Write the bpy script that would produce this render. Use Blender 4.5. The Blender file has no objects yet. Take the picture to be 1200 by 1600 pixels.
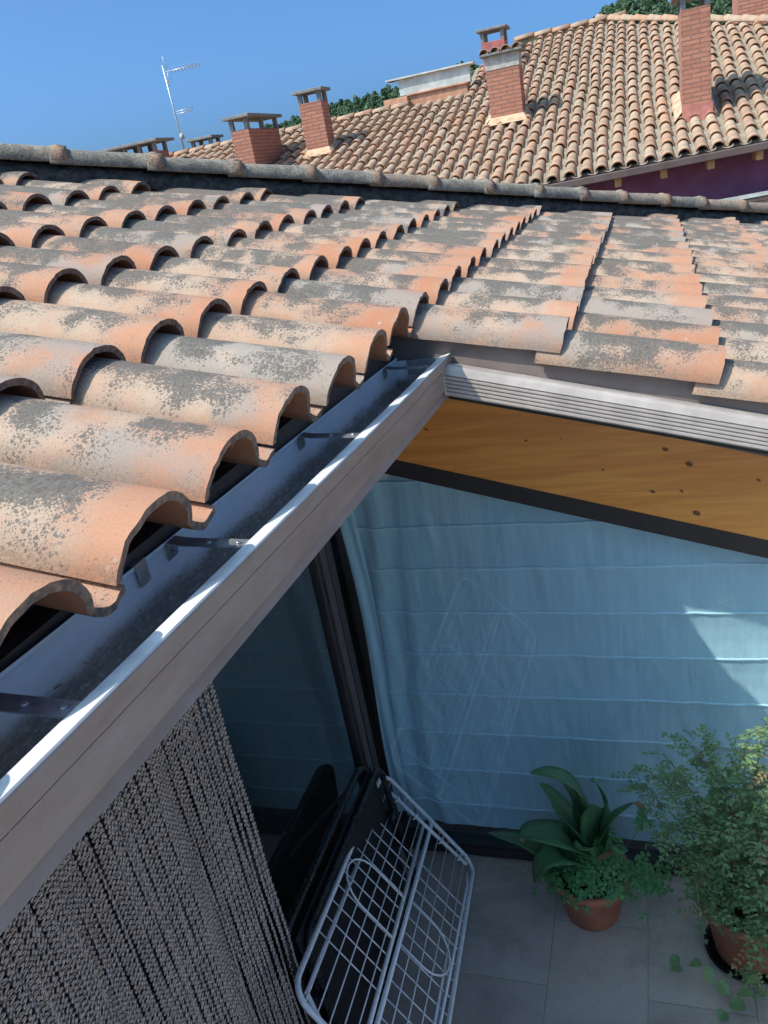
import bpy, bmesh, math, random
from mathutils import Vector, Matrix, noise
R = math.radians
random.seed(7)
scene = bpy.context.scene
COL = scene.collection

# ------------------------------------------------------------------ camera, sky, sun, exposure
cam_d = bpy.data.cameras.new("camera"); cam = bpy.data.objects.new("camera", cam_d); COL.objects.link(cam)
CAM = Vector((0.5488, -0.5426, 0.2947))
RW = ((0.9447, 0.2809, -0.1692), (-0.0396, -0.4144, -0.9092), (-0.3256, 0.8657, -0.3803))
cam.matrix_world = Matrix(((RW[0][0], -RW[1][0], -RW[2][0], CAM.x),
                           (RW[0][1], -RW[1][1], -RW[2][1], CAM.y),
                           (RW[0][2], -RW[1][2], -RW[2][2], CAM.z), (0, 0, 0, 1)))
cam_d.sensor_fit = 'AUTO'; cam_d.sensor_width = 36.0; cam_d.lens = 1256.7 / 1600 * 36
cam_d.clip_start = 0.02; cam_d.clip_end = 3000
scene.camera = cam
SUN = Vector((1.0, 0.80, -1.75)).normalized()          # direction the light travels
world = bpy.data.worlds.new("World"); scene.world = world; world.use_nodes = True
wn = world.node_tree; wn.nodes.clear()
sky = wn.nodes.new('ShaderNodeTexSky'); sky.sky_type = 'NISHITA'; sky.sun_disc = False
sky.sun_elevation = math.asin(-SUN.z); sky.sun_rotation = math.atan2(-SUN.x, -SUN.y)
sky.altitude = 600; sky.air_density = 0.5; sky.dust_density = 7.0; sky.ozone_density = 10.0
bg = wn.nodes.new('ShaderNodeBackground'); bg.inputs[1].default_value = 0.15
wo = wn.nodes.new('ShaderNodeOutputWorld')
tint = wn.nodes.new('ShaderNodeMixRGB'); tint.blend_type = 'MULTIPLY'; tint.inputs[0].default_value = 1; tint.inputs[2].default_value = (0.74, 1.08, 1.14, 1)
wn.links.new(sky.outputs[0], tint.inputs[1]); wn.links.new(tint.outputs[0], bg.inputs[0]); wn.links.new(bg.outputs[0], wo.inputs[0])
sl = bpy.data.lights.new("sun", 'SUN'); sl.energy = 3.0; sl.angle = R(0.53); sl.color = (1.0, 0.94, 0.84)
so = bpy.data.objects.new("sun", sl); COL.objects.link(so)
so.rotation_euler = SUN.to_track_quat('-Z', 'Y').to_euler(); so.location = (-20, -16, 30)
vs = scene.view_settings; vs.view_transform = 'Standard'; vs.look = 'None'; vs.exposure = 0.8; vs.gamma = 1.0
vs.use_curve_mapping = False
scene.cycles.max_bounces = 8; scene.cycles.transparent_max_bounces = 16

# ------------------------------------------------------------------ helpers
# the terrace below the roof is scaled about the camera by KT (offset KO)
KT = 1.0856; KO = Vector((-0.0470, 0.0464, -0.0252))
CUR = [False]
def T_(p): return Vector(p) * KT + KO if CUR[0] else Vector(p)

class MB:
    """collects geometry (world coordinates) and links it as ONE mesh object"""
    def __init__(s): s.v = []; s.f = []; s.mi = []; s.sm = []; s.uv = {}; s.tint = {}
    def add(s, vs, fs, mi=0, smooth=False, uv=None, tint=None):
        b = len(s.v); s.v += [tuple(T_(p)) for p in vs]
        if uv:
            for i, q in enumerate(uv): s.uv[b + i] = q
        if tint:
            for i in range(len(vs)): s.tint[b + i] = tint
        for f in fs: s.f.append(tuple(b + i for i in f)); s.mi.append(mi); s.sm.append(smooth)
    def box(s, c, size, rot=None, mi=0, tint=None):
        hx, hy, hz = [q / 2 for q in size]; c = Vector(c)
        P = [Vector((x, y, z)) for x in (-hx, hx) for y in (-hy, hy) for z in (-hz, hz)]
        if rot is not None: P = [rot @ p for p in P]
        s.add([p + c for p in P], [(0, 1, 3, 2), (4, 6, 7, 5), (0, 4, 5, 1), (2, 3, 7, 6), (0, 2, 6, 4), (1, 5, 7, 3)], mi, tint=tint)
    def bx(s, x0, x1, y0, y1, z0, z1, mi=0, tint=None):
        s.box(((x0 + x1) / 2, (y0 + y1) / 2, (z0 + z1) / 2), (x1 - x0, y1 - y0, z1 - z0), None, mi, tint)
    def tube(s, path, r, n=8, closed=False, mi=0, cap=True, tint=None):
        P = [Vector(p) for p in path]; m = len(P); rr = r if isinstance(r, (list, tuple)) else [r] * m
        T = []
        for i in range(m):
            if closed: t = P[(i + 1) % m] - P[i - 1]
            else: t = P[min(i + 1, m - 1)] - P[max(i - 1, 0)]
            T.append(t.normalized())
        up = Vector((0, 0, 1)) if abs(T[0].z) < 0.9 else Vector((1, 0, 0))
        nrm = (up - T[0] * up.dot(T[0])).normalized(); vs = []
        for i in range(m):
            nrm = nrm - T[i] * nrm.dot(T[i])
            if nrm.length < 1e-6: nrm = T[i].orthogonal()
            nrm.normalize(); b = T[i].cross(nrm)
            for k in range(n):
                a = 2 * math.pi * k / n; vs.append(P[i] + (nrm * math.cos(a) + b * math.sin(a)) * rr[i])
        fs = []
        for i in range(m if closed else m - 1):
            j = (i + 1) % m
            for k in range(n): fs.append((i * n + k, i * n + (k + 1) % n, j * n + (k + 1) % n, j * n + k))
        s.add(vs, fs, mi, True, tint=tint)
        if cap and not closed:
            b = len(s.v) - m * n
            s.f.append(tuple(b + k for k in range(n))[::-1]); s.mi.append(mi); s.sm.append(False)
            s.f.append(tuple(b + (m - 1) * n + k for k in range(n))); s.mi.append(mi); s.sm.append(False)
    def lathe(s, c, prof, n=40, mi=0, smooth=True):
        c = Vector(c); vs = []; m = len(prof)
        for r, z in prof:
            for k in range(n):
                a = 2 * math.pi * k / n; vs.append(c + Vector((r * math.cos(a), r * math.sin(a), z)))
        fs = [(i * n + k, i * n + (k + 1) % n, (i + 1) * n + (k + 1) % n, (i + 1) * n + k) for i in range(m - 1) for k in range(n)]
        s.add(vs, fs, mi, smooth)
    def sweep(s, prof, P0, P1, ux, uy, mi=0, closed=True, smooth=False, caps=True):
        """profile of (a,b) pairs in axes ux,uy swept straight from P0 to P1"""
        P0 = Vector(P0); P1 = Vector(P1); ux = Vector(ux); uy = Vector(uy); n = len(prof)
        vs = [P0 + ux * a + uy * b for a, b in prof] + [P1 + ux * a + uy * b for a, b in prof]
        fs = [(i, (i + 1) % n, n + (i + 1) % n, n + i) for i in range(n if closed else n - 1)]
        s.add(vs, fs, mi, smooth)
        if caps and closed:
            b = len(s.v) - 2 * n
            s.f.append(tuple(b + i for i in range(n))[::-1]); s.mi.append(mi); s.sm.append(False)
            s.f.append(tuple(b + n + i for i in range(n))); s.mi.append(mi); s.sm.append(False)
    def grid(s, fn, nu, nv, mi=0, smooth=True, tint=None, uvs=False):
        vs = [fn(i / nu, j / nv) for i in range(nu + 1) for j in range(nv + 1)]
        fs = [(i * (nv + 1) + j, (i + 1) * (nv + 1) + j, (i + 1) * (nv + 1) + j + 1, i * (nv + 1) + j + 1) for i in range(nu) for j in range(nv)]
        uv = [(i / nu, j / nv) for i in range(nu + 1) for j in range(nv + 1)] if uvs else None
        s.add(vs, fs, mi, smooth, uv, tint)
    def build(s, name, mats, parent=None, fix=True, bevel=0, solid=0):
        me = bpy.data.meshes.new(name)
        off = Vector((0, 0, 0))
        q = parent
        while q is not None: off += q.location; q = q.parent
        me.from_pydata([Vector(p) - off for p in s.v], [], s.f)
        for m in (mats if isinstance(mats, (list, tuple)) else [mats]): me.materials.append(m)
        me.polygons.foreach_set('material_index', s.mi); me.polygons.foreach_set('use_smooth', s.sm)
        if s.uv:
            l = me.uv_layers.new(name='UVMap'); d = [0.0] * (2 * len(me.loops))
            for lp in me.loops:
                q = s.uv.get(lp.vertex_index, (0, 0)); d[2 * lp.index] = q[0]; d[2 * lp.index + 1] = q[1]
            l.data.foreach_set('uv', d)
        if s.tint:
            a = me.color_attributes.new('tint', 'FLOAT_COLOR', 'POINT'); d = []
            for i in range(len(s.v)): d += list(s.tint.get(i, (0.5, 0.5, 0.5))) + [1.0]
            a.data.foreach_set('color', d)
        me.update()
        if fix:
            b = bmesh.new(); b.from_mesh(me); bmesh.ops.recalc_face_normals(b, faces=b.faces); b.to_mesh(me); b.free()
        o = bpy.data.objects.new(name, me); COL.objects.link(o)
        if parent is not None: o.parent = parent
        if bevel:
            md = o.modifiers.new('bevel', 'BEVEL'); md.width = bevel; md.segments = 2; md.limit_method = 'ANGLE'; md.angle_limit = R(40)
        if solid:
            md = o.modifiers.new('solid', 'SOLIDIFY'); md.thickness = solid; md.offset = 0
        return o

def tag(o, label=None, cat=None, group=None, kind=None):
    if label: o['label'] = label
    if cat: o['category'] = cat
    if group: o['group'] = group
    if kind: o['kind'] = kind
    return o
def thing(name, loc, label, cat, group=None):
    o = bpy.data.objects.new(name, None); COL.objects.link(o); o.location = T_(loc); o.empty_display_size = 0.1
    return tag(o, label, cat, group)

class NT:
    """tiny node-graph writer"""
    def __init__(s, name):
        s.m = bpy.data.materials.new(name); s.m.use_nodes = True; s.t = s.m.node_tree; s.t.nodes.clear()
        s.out = s.t.nodes.new('ShaderNodeOutputMaterial'); s.b = s.t.nodes.new('ShaderNodeBsdfPrincipled')
        s.t.links.new(s.b.outputs[0], s.out.inputs[0])
    def n(s, typ, **kw):
        nd = s.t.nodes.new('ShaderNode' + typ)
        for k, v in kw.items(): setattr(nd, k, v)
        return nd
    def put(s, sock, v):
        if isinstance(v, bpy.types.NodeSocket): s.t.links.new(v, sock)
        else:
            if sock.type == 'RGBA' and len(v) == 3: v = (*v, 1)
            sock.default_value = v
    def math(s, op, a, b=0.0, clamp=False):
        nd = s.n('Math', operation=op, use_clamp=clamp); s.put(nd.inputs[0], a); s.put(nd.inputs[1], b); return nd.outputs[0]
    def mix(s, f, a, b, mode='MIX'):
        nd = s.n('MixRGB', blend_type=mode); s.put(nd.inputs[0], f); s.put(nd.inputs[1], a); s.put(nd.inputs[2], b); return nd.outputs[0]
    def ramp(s, v, lo, hi, a=0.0, b=1.0):
        nd = s.n('MapRange', interpolation_type='SMOOTHSTEP'); s.put(nd.inputs[0], v)
        for i, q in enumerate((lo, hi, a, b)): s.put(nd.inputs[i + 1], q)
        return nd.outputs[0]
    def noise(s, vec=None, scale=5.0, detail=4.0, rough=0.55, dist=0.0):
        nd = s.n('TexNoise'); nd.inputs['Scale'].default_value = scale; nd.inputs['Detail'].default_value = detail
        nd.inputs['Roughness'].default_value = rough; nd.inputs['Distortion'].default_value = dist
        if vec is not None: s.put(nd.inputs['Vector'], vec)
        return nd.outputs['Fac']
    def mapping(s, vec, scale=(1, 1, 1), loc=(0, 0, 0), rot=(0, 0, 0)):
        nd = s.n('Mapping'); s.put(nd.inputs[0], vec); nd.inputs['Scale'].default_value = scale
        nd.inputs['Location'].default_value = loc; nd.inputs['Rotation'].default_value = rot; return nd.outputs[0]
    def obj(s): return s.n('TexCoord').outputs['Object']
    def pos(s): return s.n('NewGeometry').outputs['Position']
    def tint(s):
        a = s.n('Attribute', attribute_name='tint'); sp = s.n('SeparateColor'); s.put(sp.inputs[0], a.outputs['Color']); return sp.outputs
    def uv(s):
        u = s.n('UVMap', uv_map='UVMap'); sp = s.n('SeparateXYZ'); s.put(sp.inputs[0], u.outputs[0]); return sp.outputs
    def comb(s, x, y, z):
        c = s.n('CombineXYZ'); s.put(c.inputs[0], x); s.put(c.inputs[1], y); s.put(c.inputs[2], z); return c.outputs[0]
    def bump(s, h, strength=0.3, dist=0.002):
        nd = s.n('Bump'); nd.inputs['Strength'].default_value = strength; nd.inputs['Distance'].default_value = dist
        s.put(nd.inputs['Height'], h); s.t.links.new(nd.outputs[0], s.b.inputs['Normal'])
    def base(s, c): s.put(s.b.inputs['Base Color'], c)
    def rough(s, v): s.put(s.b.inputs['Roughness'], v)
    def metal(s, v): s.put(s.b.inputs['Metallic'], v)

def simple(name, col, rough=0.6, metal=0.0, var=0.12, scale=30.0, bump=0.0):
    g = NT(name); p = g.obj(); nz = g.noise(p, scale, 5, 0.6)
    lo = tuple(c * (1 - var * 2) for c in col); hi = tuple(min(1, c * (1 + var * 2)) for c in col)
    g.base(g.mix(g.ramp(nz, 0.3, 0.7), lo, hi)); g.metal(metal)
    g.rough(g.math('MULTIPLY_ADD', nz, 0.25) if False else g.ramp(nz, 0.2, 0.8, max(0.05, rough - 0.08), min(1, rough + 0.08)))
    if bump: g.bump(g.noise(p, scale * 4, 4, 0.6), bump, 0.002)
    return g.m

# ------------------------------------------------------------------ materials
def mat_tile():
    g = NT('roof_tile_near'); U = g.uv(); T = g.tint(); p = g.pos()
    along = g.math('MULTIPLY', U[0], 0.43); acr = g.math('MULTIPLY', U[1], 0.31)
    vec = g.comb(along, acr, g.math('MULTIPLY', T[0], 41.0))
    big = g.noise(vec, 7, 3, 0.5); med = g.noise(vec, 26, 4, 0.6); fine = g.noise(vec, 190, 3, 0.7); grit = g.noise(vec, 700, 2, 0.6)
    orange = g.mix(T[1], (0.46, 0.185, 0.095), (0.51, 0.26, 0.155))
    cream = g.mix(T[2], (0.50, 0.35, 0.24), (0.55, 0.41, 0.30))
    # bleached, dusty middle; cleaner fired orange near the lower lip and the flanks
    lip = g.ramp(U[0], 0.62, 1.0)
    bl = g.math('ADD', g.math('ADD', g.math('MULTIPLY', big, 1.1), g.math('MULTIPLY', g.math('SUBTRACT', fine, 0.5), 0.5)), g.math('ADD', g.math('MULTIPLY', T[1], 0.35), g.math('MULTIPLY', g.math('SUBTRACT', med, 0.5), 0.6)))
    bl = g.math('SUBTRACT', bl, g.math('MULTIPLY', lip, 0.58))
    c = g.mix(g.ramp(bl, 0.42, 0.92), orange, cream)
    c = g.mix(g.ramp(med, 0.35, 0.75, 0, 0.35), c, (0.54, 0.25, 0.14))
    # grey bloom on some tiles
    gb = g.ramp(g.math('ADD', g.math('ADD', g.math('MULTIPLY', g.noise(vec, 5, 2), 1.6), g.math('MULTIPLY', fine, 0.35)), T[2]), 1.60, 1.80)
    c = g.mix(g.math('MULTIPLY', gb, 0.75), c, (0.30, 0.275, 0.24))
    # pale lichen rings
    vo = g.n('TexVoronoi', feature='F1'); g.put(vo.inputs['Vector'], vec); vo.inputs['Scale'].default_value = 48
    ring = g.ramp(vo.outputs['Distance'], 0.14, 0.22, 1, 0)
    pl = g.math('MULTIPLY', ring, g.ramp(g.noise(vec, 11, 2), 0.58, 0.66))
    c = g.mix(g.math('MULTIPLY', pl, 0.55), c, (0.50, 0.46, 0.38))
    # dark lichen: patches (crown, middle of the length, more of it up the slope) made of specks that grow together
    crown = g.ramp(g.math('ABSOLUTE', g.math('SUBTRACT', U[1], 0.35)), 0.02, 0.32, 1, 0)
    mid = g.math('MULTIPLY', g.ramp(U[0], 0.05, 0.30), g.ramp(U[0], 0.70, 0.98, 1, 0))
    spx = g.n('SeparateXYZ'); g.put(spx.inputs[0], p)
    upsl = g.ramp(g.math('SUBTRACT', g.math('MULTIPLY', spx.outputs[1], 0.5), spx.outputs[0]), 0.5, 3.0)
    patch = g.math('MULTIPLY', g.noise(vec, 12.5, 2, 0.5), 1.55)
    patch = g.math('ADD', patch, g.math('MULTIPLY', g.math('MULTIPLY', crown, mid), 0.38))
    patch = g.math('ADD', patch, g.math('ADD', g.math('MULTIPLY', T[0], 0.20), g.math('ADD', g.math('MULTIPLY', upsl, 0.20), -0.17)))
    def specks(scale, k, off):
        vv = g.n('TexVoronoi', feature='F1'); g.put(vv.inputs['Vector'], g.mapping(vec, loc=(off, off, 0))); vv.inputs['Scale'].default_value = scale
        return g.math('ADD', g.math('SUBTRACT', patch, g.math('MULTIPLY', vv.outputs['Distance'], k)), g.math('MULTIPLY', g.math('SUBTRACT', fine, 0.5), 0.75))
    dark = g.math('MAXIMUM', g.ramp(specks(125, 0.66, 0.0), 0.63, 0.80), g.ramp(specks(300, 0.52, 3.3), 0.68, 0.84))
    c = g.mix(g.ramp(patch, 0.55, 0.90, 0, 0.35), c, (0.37, 0.31, 0.24))
    c = g.mix(g.math('MULTIPLY', dark, 0.92), c, g.mix(g.ramp(fine, 0.3, 0.7), (0.055, 0.053, 0.048), (0.16, 0.15, 0.13)))
    # loose specks
    v2 = g.n('TexVoronoi', feature='F1'); g.put(v2.inputs['Vector'], vec); v2.inputs['Scale'].default_value = 170
    s2 = g.math('MULTIPLY', g.ramp(v2.outputs['Distance'], 0.16, 0.28, 1, 0), g.ramp(g.noise(vec, 17, 2), 0.42, 0.56))
    c = g.mix(g.math('MULTIPLY', s2, 0.7), c, (0.14, 0.12, 0.10))
    c = g.mix(g.ramp(grit, 0.3, 0.75, 0, 0.35), c, (0.22, 0.15, 0.11))
    edge = g.math('MULTIPLY', g.ramp(U[1], 0.0, 0.16, 1, 0), g.ramp(fine, 0.35, 0.6)); c = g.mix(g.math('MULTIPLY', edge, 0.6), c, (0.24, 0.16, 0.11))
    # a few yellow lichen spots
    v3 = g.n('TexVoronoi', feature='F1'); g.put(v3.inputs['Vector'], vec); v3.inputs['Scale'].default_value = 9
    y = g.math('MULTIPLY', g.ramp(v3.outputs['Distance'], 0.035, 0.055, 1, 0), g.ramp(T[2], 0.72, 0.74))
    c = g.mix(y, c, (0.62, 0.36, 0.03))
    g.base(c); g.rough(0.9); g.put(g.b.inputs['Specular IOR Level'], 0.2)
    g.bump(g.math('ADD', g.math('MULTIPLY', fine, 0.6), g.math('ADD', g.math('MULTIPLY', grit, 0.5), g.math('MULTIPLY', dark, 0.5))), 0.5, 0.0016)
    return g.m
def mat_clay():   # unweathered undersides and cut edges
    g = NT('roof_tile_clay'); p = g.pos(); nz = g.noise(p, 60, 4)
    g.base(g.mix(nz, (0.38, 0.15, 0.075), (0.50, 0.24, 0.13))); g.rough(0.9); g.bump(nz, 0.3, 0.002); return g.m
def mat_edge():
    g = NT('roof_tile_edge'); p = g.pos(); nz = g.noise(p, 90, 4)
    g.base(g.mix(g.ramp(nz, 0.35, 0.65), (0.13, 0.10, 0.085), (0.30, 0.20, 0.14))); g.rough(0.95); g.bump(nz, 0.5, 0.002); return g.m
def mat_tile_far():
    g = NT('roof_tile_far'); U = g.uv(); T = g.tint(); p = g.pos()
    big = g.noise(p, 2.2, 3); med = g.noise(p, 14, 4, 0.65); fine = g.noise(p, 60, 3, 0.7)
    c = g.mix(T[0], (0.35, 0.20, 0.125), (0.44, 0.305, 0.205))
    c = g.mix(g.ramp(T[1], 0.78, 0.90, 0, 0.6), c, (0.48, 0.24, 0.135))
    c = g.mix(g.ramp(med, 0.45, 0.7, 0, 0.65), c, (0.35, 0.275, 0.20))
    lip = g.ramp(U[0], 0.84, 0.97); c = g.mix(g.math('MULTIPLY', lip, 0.6), c, (0.50, 0.24, 0.13))
    pm = g.math('MULTIPLY', g.ramp(U[0], 0.35, 0.6), g.ramp(U[0], 0.70, 0.9, 1, 0))
    dk = g.ramp(g.math('ADD', g.math('MULTIPLY', fine, 0.8), g.math('MULTIPLY', pm, 0.22)), 0.50, 0.72)
    c = g.mix(g.math('MULTIPLY', dk, 0.62), c, (0.17, 0.145, 0.11))
    c = g.mix(g.ramp(big, 0.55, 0.8, 0, 0.5), c, (0.30, 0.28, 0.17))
    g.base(c); g.rough(0.92); g.put(g.b.inputs['Specular IOR Level'], 0.2); g.bump(fine, 0.3, 0.004); return g.m
def mat_pan_far():
    g = NT('roof_valley_far'); p = g.pos(); med = g.noise(p, 9, 4, 0.65); fine = g.noise(p, 45, 3)
    c = g.mix(g.ramp(med, 0.3, 0.7), (0.20, 0.165, 0.12), (0.33, 0.265, 0.19)); c = g.mix(g.ramp(fine, 0.5, 0.75, 0, 0.6), c, (0.10, 0.085, 0.06))
    g.base(c); g.rough(0.95); g.bump(fine, 0.5, 0.01); return g.m
def mat_cap():
    g = NT('hip_cap_clay'); U = g.uv(); T = g.tint(); p = g.pos()
    nz = g.noise(p, 22, 4, 0.6); fine = g.noise(p, 140, 3, 0.7)
    c = g.mix(g.ramp(nz, 0.35, 0.65), (0.165, 0.145, 0.115), (0.30, 0.26, 0.20))
    c = g.mix(g.ramp(g.math('ADD', g.math('MULTIPLY', g.noise(p, 60, 3), 0.8), g.math('MULTIPLY', T[0], 0.3)), 0.52, 0.8), c, (0.36, 0.235, 0.15))
    c = g.mix(g.math('MULTIPLY', g.ramp(U[0], 0.83, 0.92), g.ramp(nz, 0.3, 0.6)), c, (0.42, 0.23, 0.13))
    c = g.mix(g.ramp(fine, 0.48, 0.62, 0, 0.8), c, (0.085, 0.08, 0.07))
    c = g.mix(g.ramp(g.noise(p, 75, 3, 0.7), 0.60, 0.68, 0, 0.7), c, (0.42, 0.39, 0.32))
    g.base(c); g.rough(0.93); g.bump(g.math('ADD', fine, nz), 0.6, 0.003); return g.m
def mat_mortar():
    g = NT('rough_mortar'); p = g.pos(); a = g.noise(p, 30, 5, 0.7); b = g.noise(p, 130, 3, 0.7)
    c = g.mix(g.ramp(a, 0.35, 0.65), (0.028, 0.028, 0.027), (0.085, 0.082, 0.075)); c = g.mix(g.ramp(b, 0.62, 0.72, 0, 0.8), c, (0.26, 0.25, 0.22))
    g.base(c); g.rough(1.0); g.bump(g.math('ADD', a, b), 1.0, 0.01); return g.m
def mat_gutter():
    g = NT('gutter_brown_coat'); p = g.pos(); a = g.noise(g.mapping(p, (6, 1.2, 6)), 3, 4, 0.6); b = g.noise(g.mapping(p, (40, 4, 12)), 4, 4, 0.6)
    s = g.noise(p, 160, 3, 0.7)
    c = g.mix(g.ramp(a, 0.3, 0.7), (0.285, 0.205, 0.16), (0.385, 0.295, 0.24)); c = g.mix(g.ramp(b, 0.45, 0.8, 0, 0.4), c, (0.40, 0.36, 0.33))
    c = g.mix(g.ramp(s, 0.60, 0.75, 0, 0.35), c, (0.14, 0.11, 0.10))
    g.base(c); g.rough(g.ramp(b, 0.2, 0.8, 0.38, 0.6)); g.bump(a, 0.08, 0.004); return g.m
def mat_gutter_in():
    g = NT('gutter_grey_inside'); p = g.obj(); sp = g.n('SeparateXYZ'); g.put(sp.inputs[0], p)
    a = g.noise(g.mapping(p, (14, 5, 14)), 1.6, 4, 0.65); b = g.noise(p, 120, 4, 0.75); d = g.noise(g.mapping(p, (120, 20, 120)), 1.5, 3, 0.7)
    c = g.mix(g.ramp(a, 0.3, 0.7), (0.80, 0.81, 0.82), (0.88, 0.88, 0.88))
    # settled silt along the channel floor (a stain with its own edge)
    w = g.math('ADD', g.math('MULTIPLY_ADD' if False else 'ADD', g.math('MULTIPLY', sp.outputs[2], -1.0), g.math('MULTIPLY', sp.outputs[1], -0.031)), g.math('MULTIPLY', g.math('SUBTRACT', a, 0.5), 0.045))
    dirt = g.ramp(w, 0.036, 0.070)
    dirt = g.math('MULTIPLY', dirt, g.ramp(g.math('ADD', g.math('MULTIPLY', b, 0.7), g.math('MULTIPLY', d, 0.5)), 0.42, 0.66, 0.45, 1.0), True)
    c = g.mix(dirt, c, g.mix(b, (0.09, 0.084, 0.068), (0.55, 0.50, 0.41)))
    c = g.mix(g.ramp(b, 0.66, 0.72, 0, 0.5), c, (0.2, 0.2, 0.19))
    g.base(c); g.rough(g.math('ADD', 0.42, g.math('MULTIPLY', dirt, 0.45))); g.bump(g.math('MULTIPLY', g.math('ADD', b, d), dirt), 0.9, 0.004); return g.m
def mat_wood():
    g = NT('varnished_pine'); p = g.obj()
    q = g.mapping(p, (1.0, 9, 11), rot=(0, R(16.5), 0)); gr = g.noise(q, 3.2, 4, 0.55, 0.6); fi = g.noise(g.mapping(p, (3, 120, 120), rot=(0, R(16.5), 0)), 2.2, 3, 0.6)
    lo = g.noise(p, 3.0, 2)
    c = g.mix(g.ramp(gr, 0.33, 0.68), (0.90, 0.37, 0.070), (0.74, 0.25, 0.040)); c = g.mix(g.ramp(fi, 0.35, 0.75, 0, 0.25), c, (0.34, 0.11, 0.02))
    c = g.mix(g.ramp(lo, 0.3, 0.7, 0, 0.3), c, (0.80, 0.31, 0.06))
    g.base(c); g.rough(0.30); g.put(g.b.inputs['Coat Weight'], 0.35); g.put(g.b.inputs['Coat Roughness'], 0.2); return g.m
def mat_knot():
    g = NT('pine_knot'); p = g.obj(); n = g.noise(p, 90, 3)
    g.base(g.mix(n, (0.10, 0.032, 0.010), (0.30, 0.10, 0.025))); g.rough(0.35); return g.m
def mat_brick():
    g = NT('chimney_brick'); p = g.obj(); ge = g.n('NewGeometry'); sp = g.n('SeparateXYZ'); g.put(sp.inputs[0], p)
    nm = g.n('SeparateXYZ'); g.put(nm.inputs[0], ge.outputs['Normal'])
    ax = g.math('GREATER_THAN', g.math('ABSOLUTE', nm.outputs[0]), 0.7)
    x = g.math('ADD', g.math('MULTIPLY', sp.outputs[1], ax), g.math('MULTIPLY', sp.outputs[0], g.math('SUBTRACT', 1.0, ax)))
    v = g.comb(x, sp.outputs[2], 0.0)
    br = g.n('TexBrick', offset=0.5); g.put(br.inputs['Vector'], v)
    br.inputs['Scale'].default_value = 1.0; br.inputs['Brick Width'].default_value = 0.24; br.inputs['Row Height'].default_value = 0.062
    br.inputs['Mortar Size'].default_value = 0.008; br.inputs['Mortar Smooth'].default_value = 0.15; br.inputs['Bias'].default_value = 0.0
    g.put(br.inputs['Color1'], (0.36, 0.125, 0.075)); g.put(br.inputs['Color2'], (0.47, 0.185, 0.11)); g.put(br.inputs['Mortar'], (0.17, 0.10, 0.08))  # mortar colour darkened to stand in for shadow in the recessed joints
    n = g.noise(p, 24, 4, 0.65); c = g.mix(g.ramp(n, 0.3, 0.75, 0, 0.45), br.outputs['Color'], (0.44, 0.22, 0.14))
    g.base(c); g.rough(0.9); g.bump(g.math('SUBTRACT', g.math('MULTIPLY', n, 0.3), br.outputs['Fac']), 0.8, 0.008); return g.m
def mat_fabric():
    g = NT('blind_cloth'); p = g.obj(); w = g.n('TexWave', wave_type='BANDS'); g.put(w.inputs['Vector'], p); w.inputs['Scale'].default_value = 260
    n = g.noise(g.mapping(p, (30, 1, 3)), 1.5, 4, 0.6)
    g.base(g.mix(g.ramp(n, 0.3, 0.7), (0.76, 0.78, 0.79), (0.84, 0.85, 0.85))); g.rough(0.95)
    g.bump(n, 0.45, 0.008)
    tr = g.n('BsdfTranslucent'); g.put(tr.inputs[0], (0.7, 0.7, 0.68)); mx = g.n('MixShader'); mx.inputs[0].default_value = 0.12
    g.t.links.new(g.b.outputs[0], mx.inputs[1]); g.t.links.new(tr.outputs[0], mx.inputs[2]); g.t.links.new(mx.outputs[0], g.out.inputs[0]); return g.m
def mat_glass():
    g = NT('window_glass'); g.t.nodes.remove(g.b)
    lw = g.n('LayerWeight'); lw.inputs[0].default_value = 0.5; fr5 = g.math('POWER', lw.outputs['Facing'], 5.0)
    tr = g.n('BsdfTransparent'); g.put(tr.inputs[0], (0.72, 0.915, 0.97)); gl = g.n('BsdfGlossy'); gl.inputs['Roughness'].default_value = 0.004
    g.put(gl.inputs[0], (1, 1, 1)); f = g.math('ADD', 0.15, g.math('MULTIPLY', fr5, 0.9), True)
    mx = g.n('MixShader'); g.put(mx.inputs[0], f); g.t.links.new(tr.outputs[0], mx.inputs[1]); g.t.links.new(gl.outputs[0], mx.inputs[2])
    g.t.links.new(mx.outputs[0], g.out.inputs[0]); return g.m
def mat_floor():
    g = NT('terrace_stoneware'); T = g.tint(); p = g.pos(); a = g.noise(p, 6, 5, 0.65); b = g.noise(p, 45, 4, 0.65); s = g.noise(p, 240, 3, 0.7)
    c = g.mix(g.ramp(g.noise(p, 2.2, 5, 0.6, 0.8), 0.35, 0.65), (0.34, 0.275, 0.225), (0.54, 0.45, 0.375)); c = g.mix(g.ramp(a, 0.45, 0.75, 0, 0.6), c, (0.25, 0.205, 0.17)); c = g.mix(g.ramp(b, 0.4, 0.8, 0, 0.5), c, (0.55, 0.46, 0.385))
    c = g.mix(g.math('MULTIPLY', T[0], 0.4), c, (0.33, 0.275, 0.235)); c = g.mix(g.ramp(s, 0.60, 0.70, 0, 0.6), c, (0.08, 0.07, 0.06))
    g.base(c); g.rough(0.72); g.bump(b, 0.15, 0.002); return g.m
def mat_terracotta():
    g = NT('terracotta_pot'); p = g.obj(); a = g.noise(p, 14, 4, 0.6); b = g.noise(g.mapping(p, (20, 20, 60)), 2, 4, 0.65)
    c = g.mix(g.ramp(a, 0.3, 0.7), (0.36, 0.115, 0.06), (0.48, 0.19, 0.105)); c = g.mix(g.ramp(b, 0.55, 0.75, 0, 0.5), c, (0.52, 0.36, 0.27))
    g.base(c); g.rough(0.85); g.bump(b, 0.2, 0.003); return g.m
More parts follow.
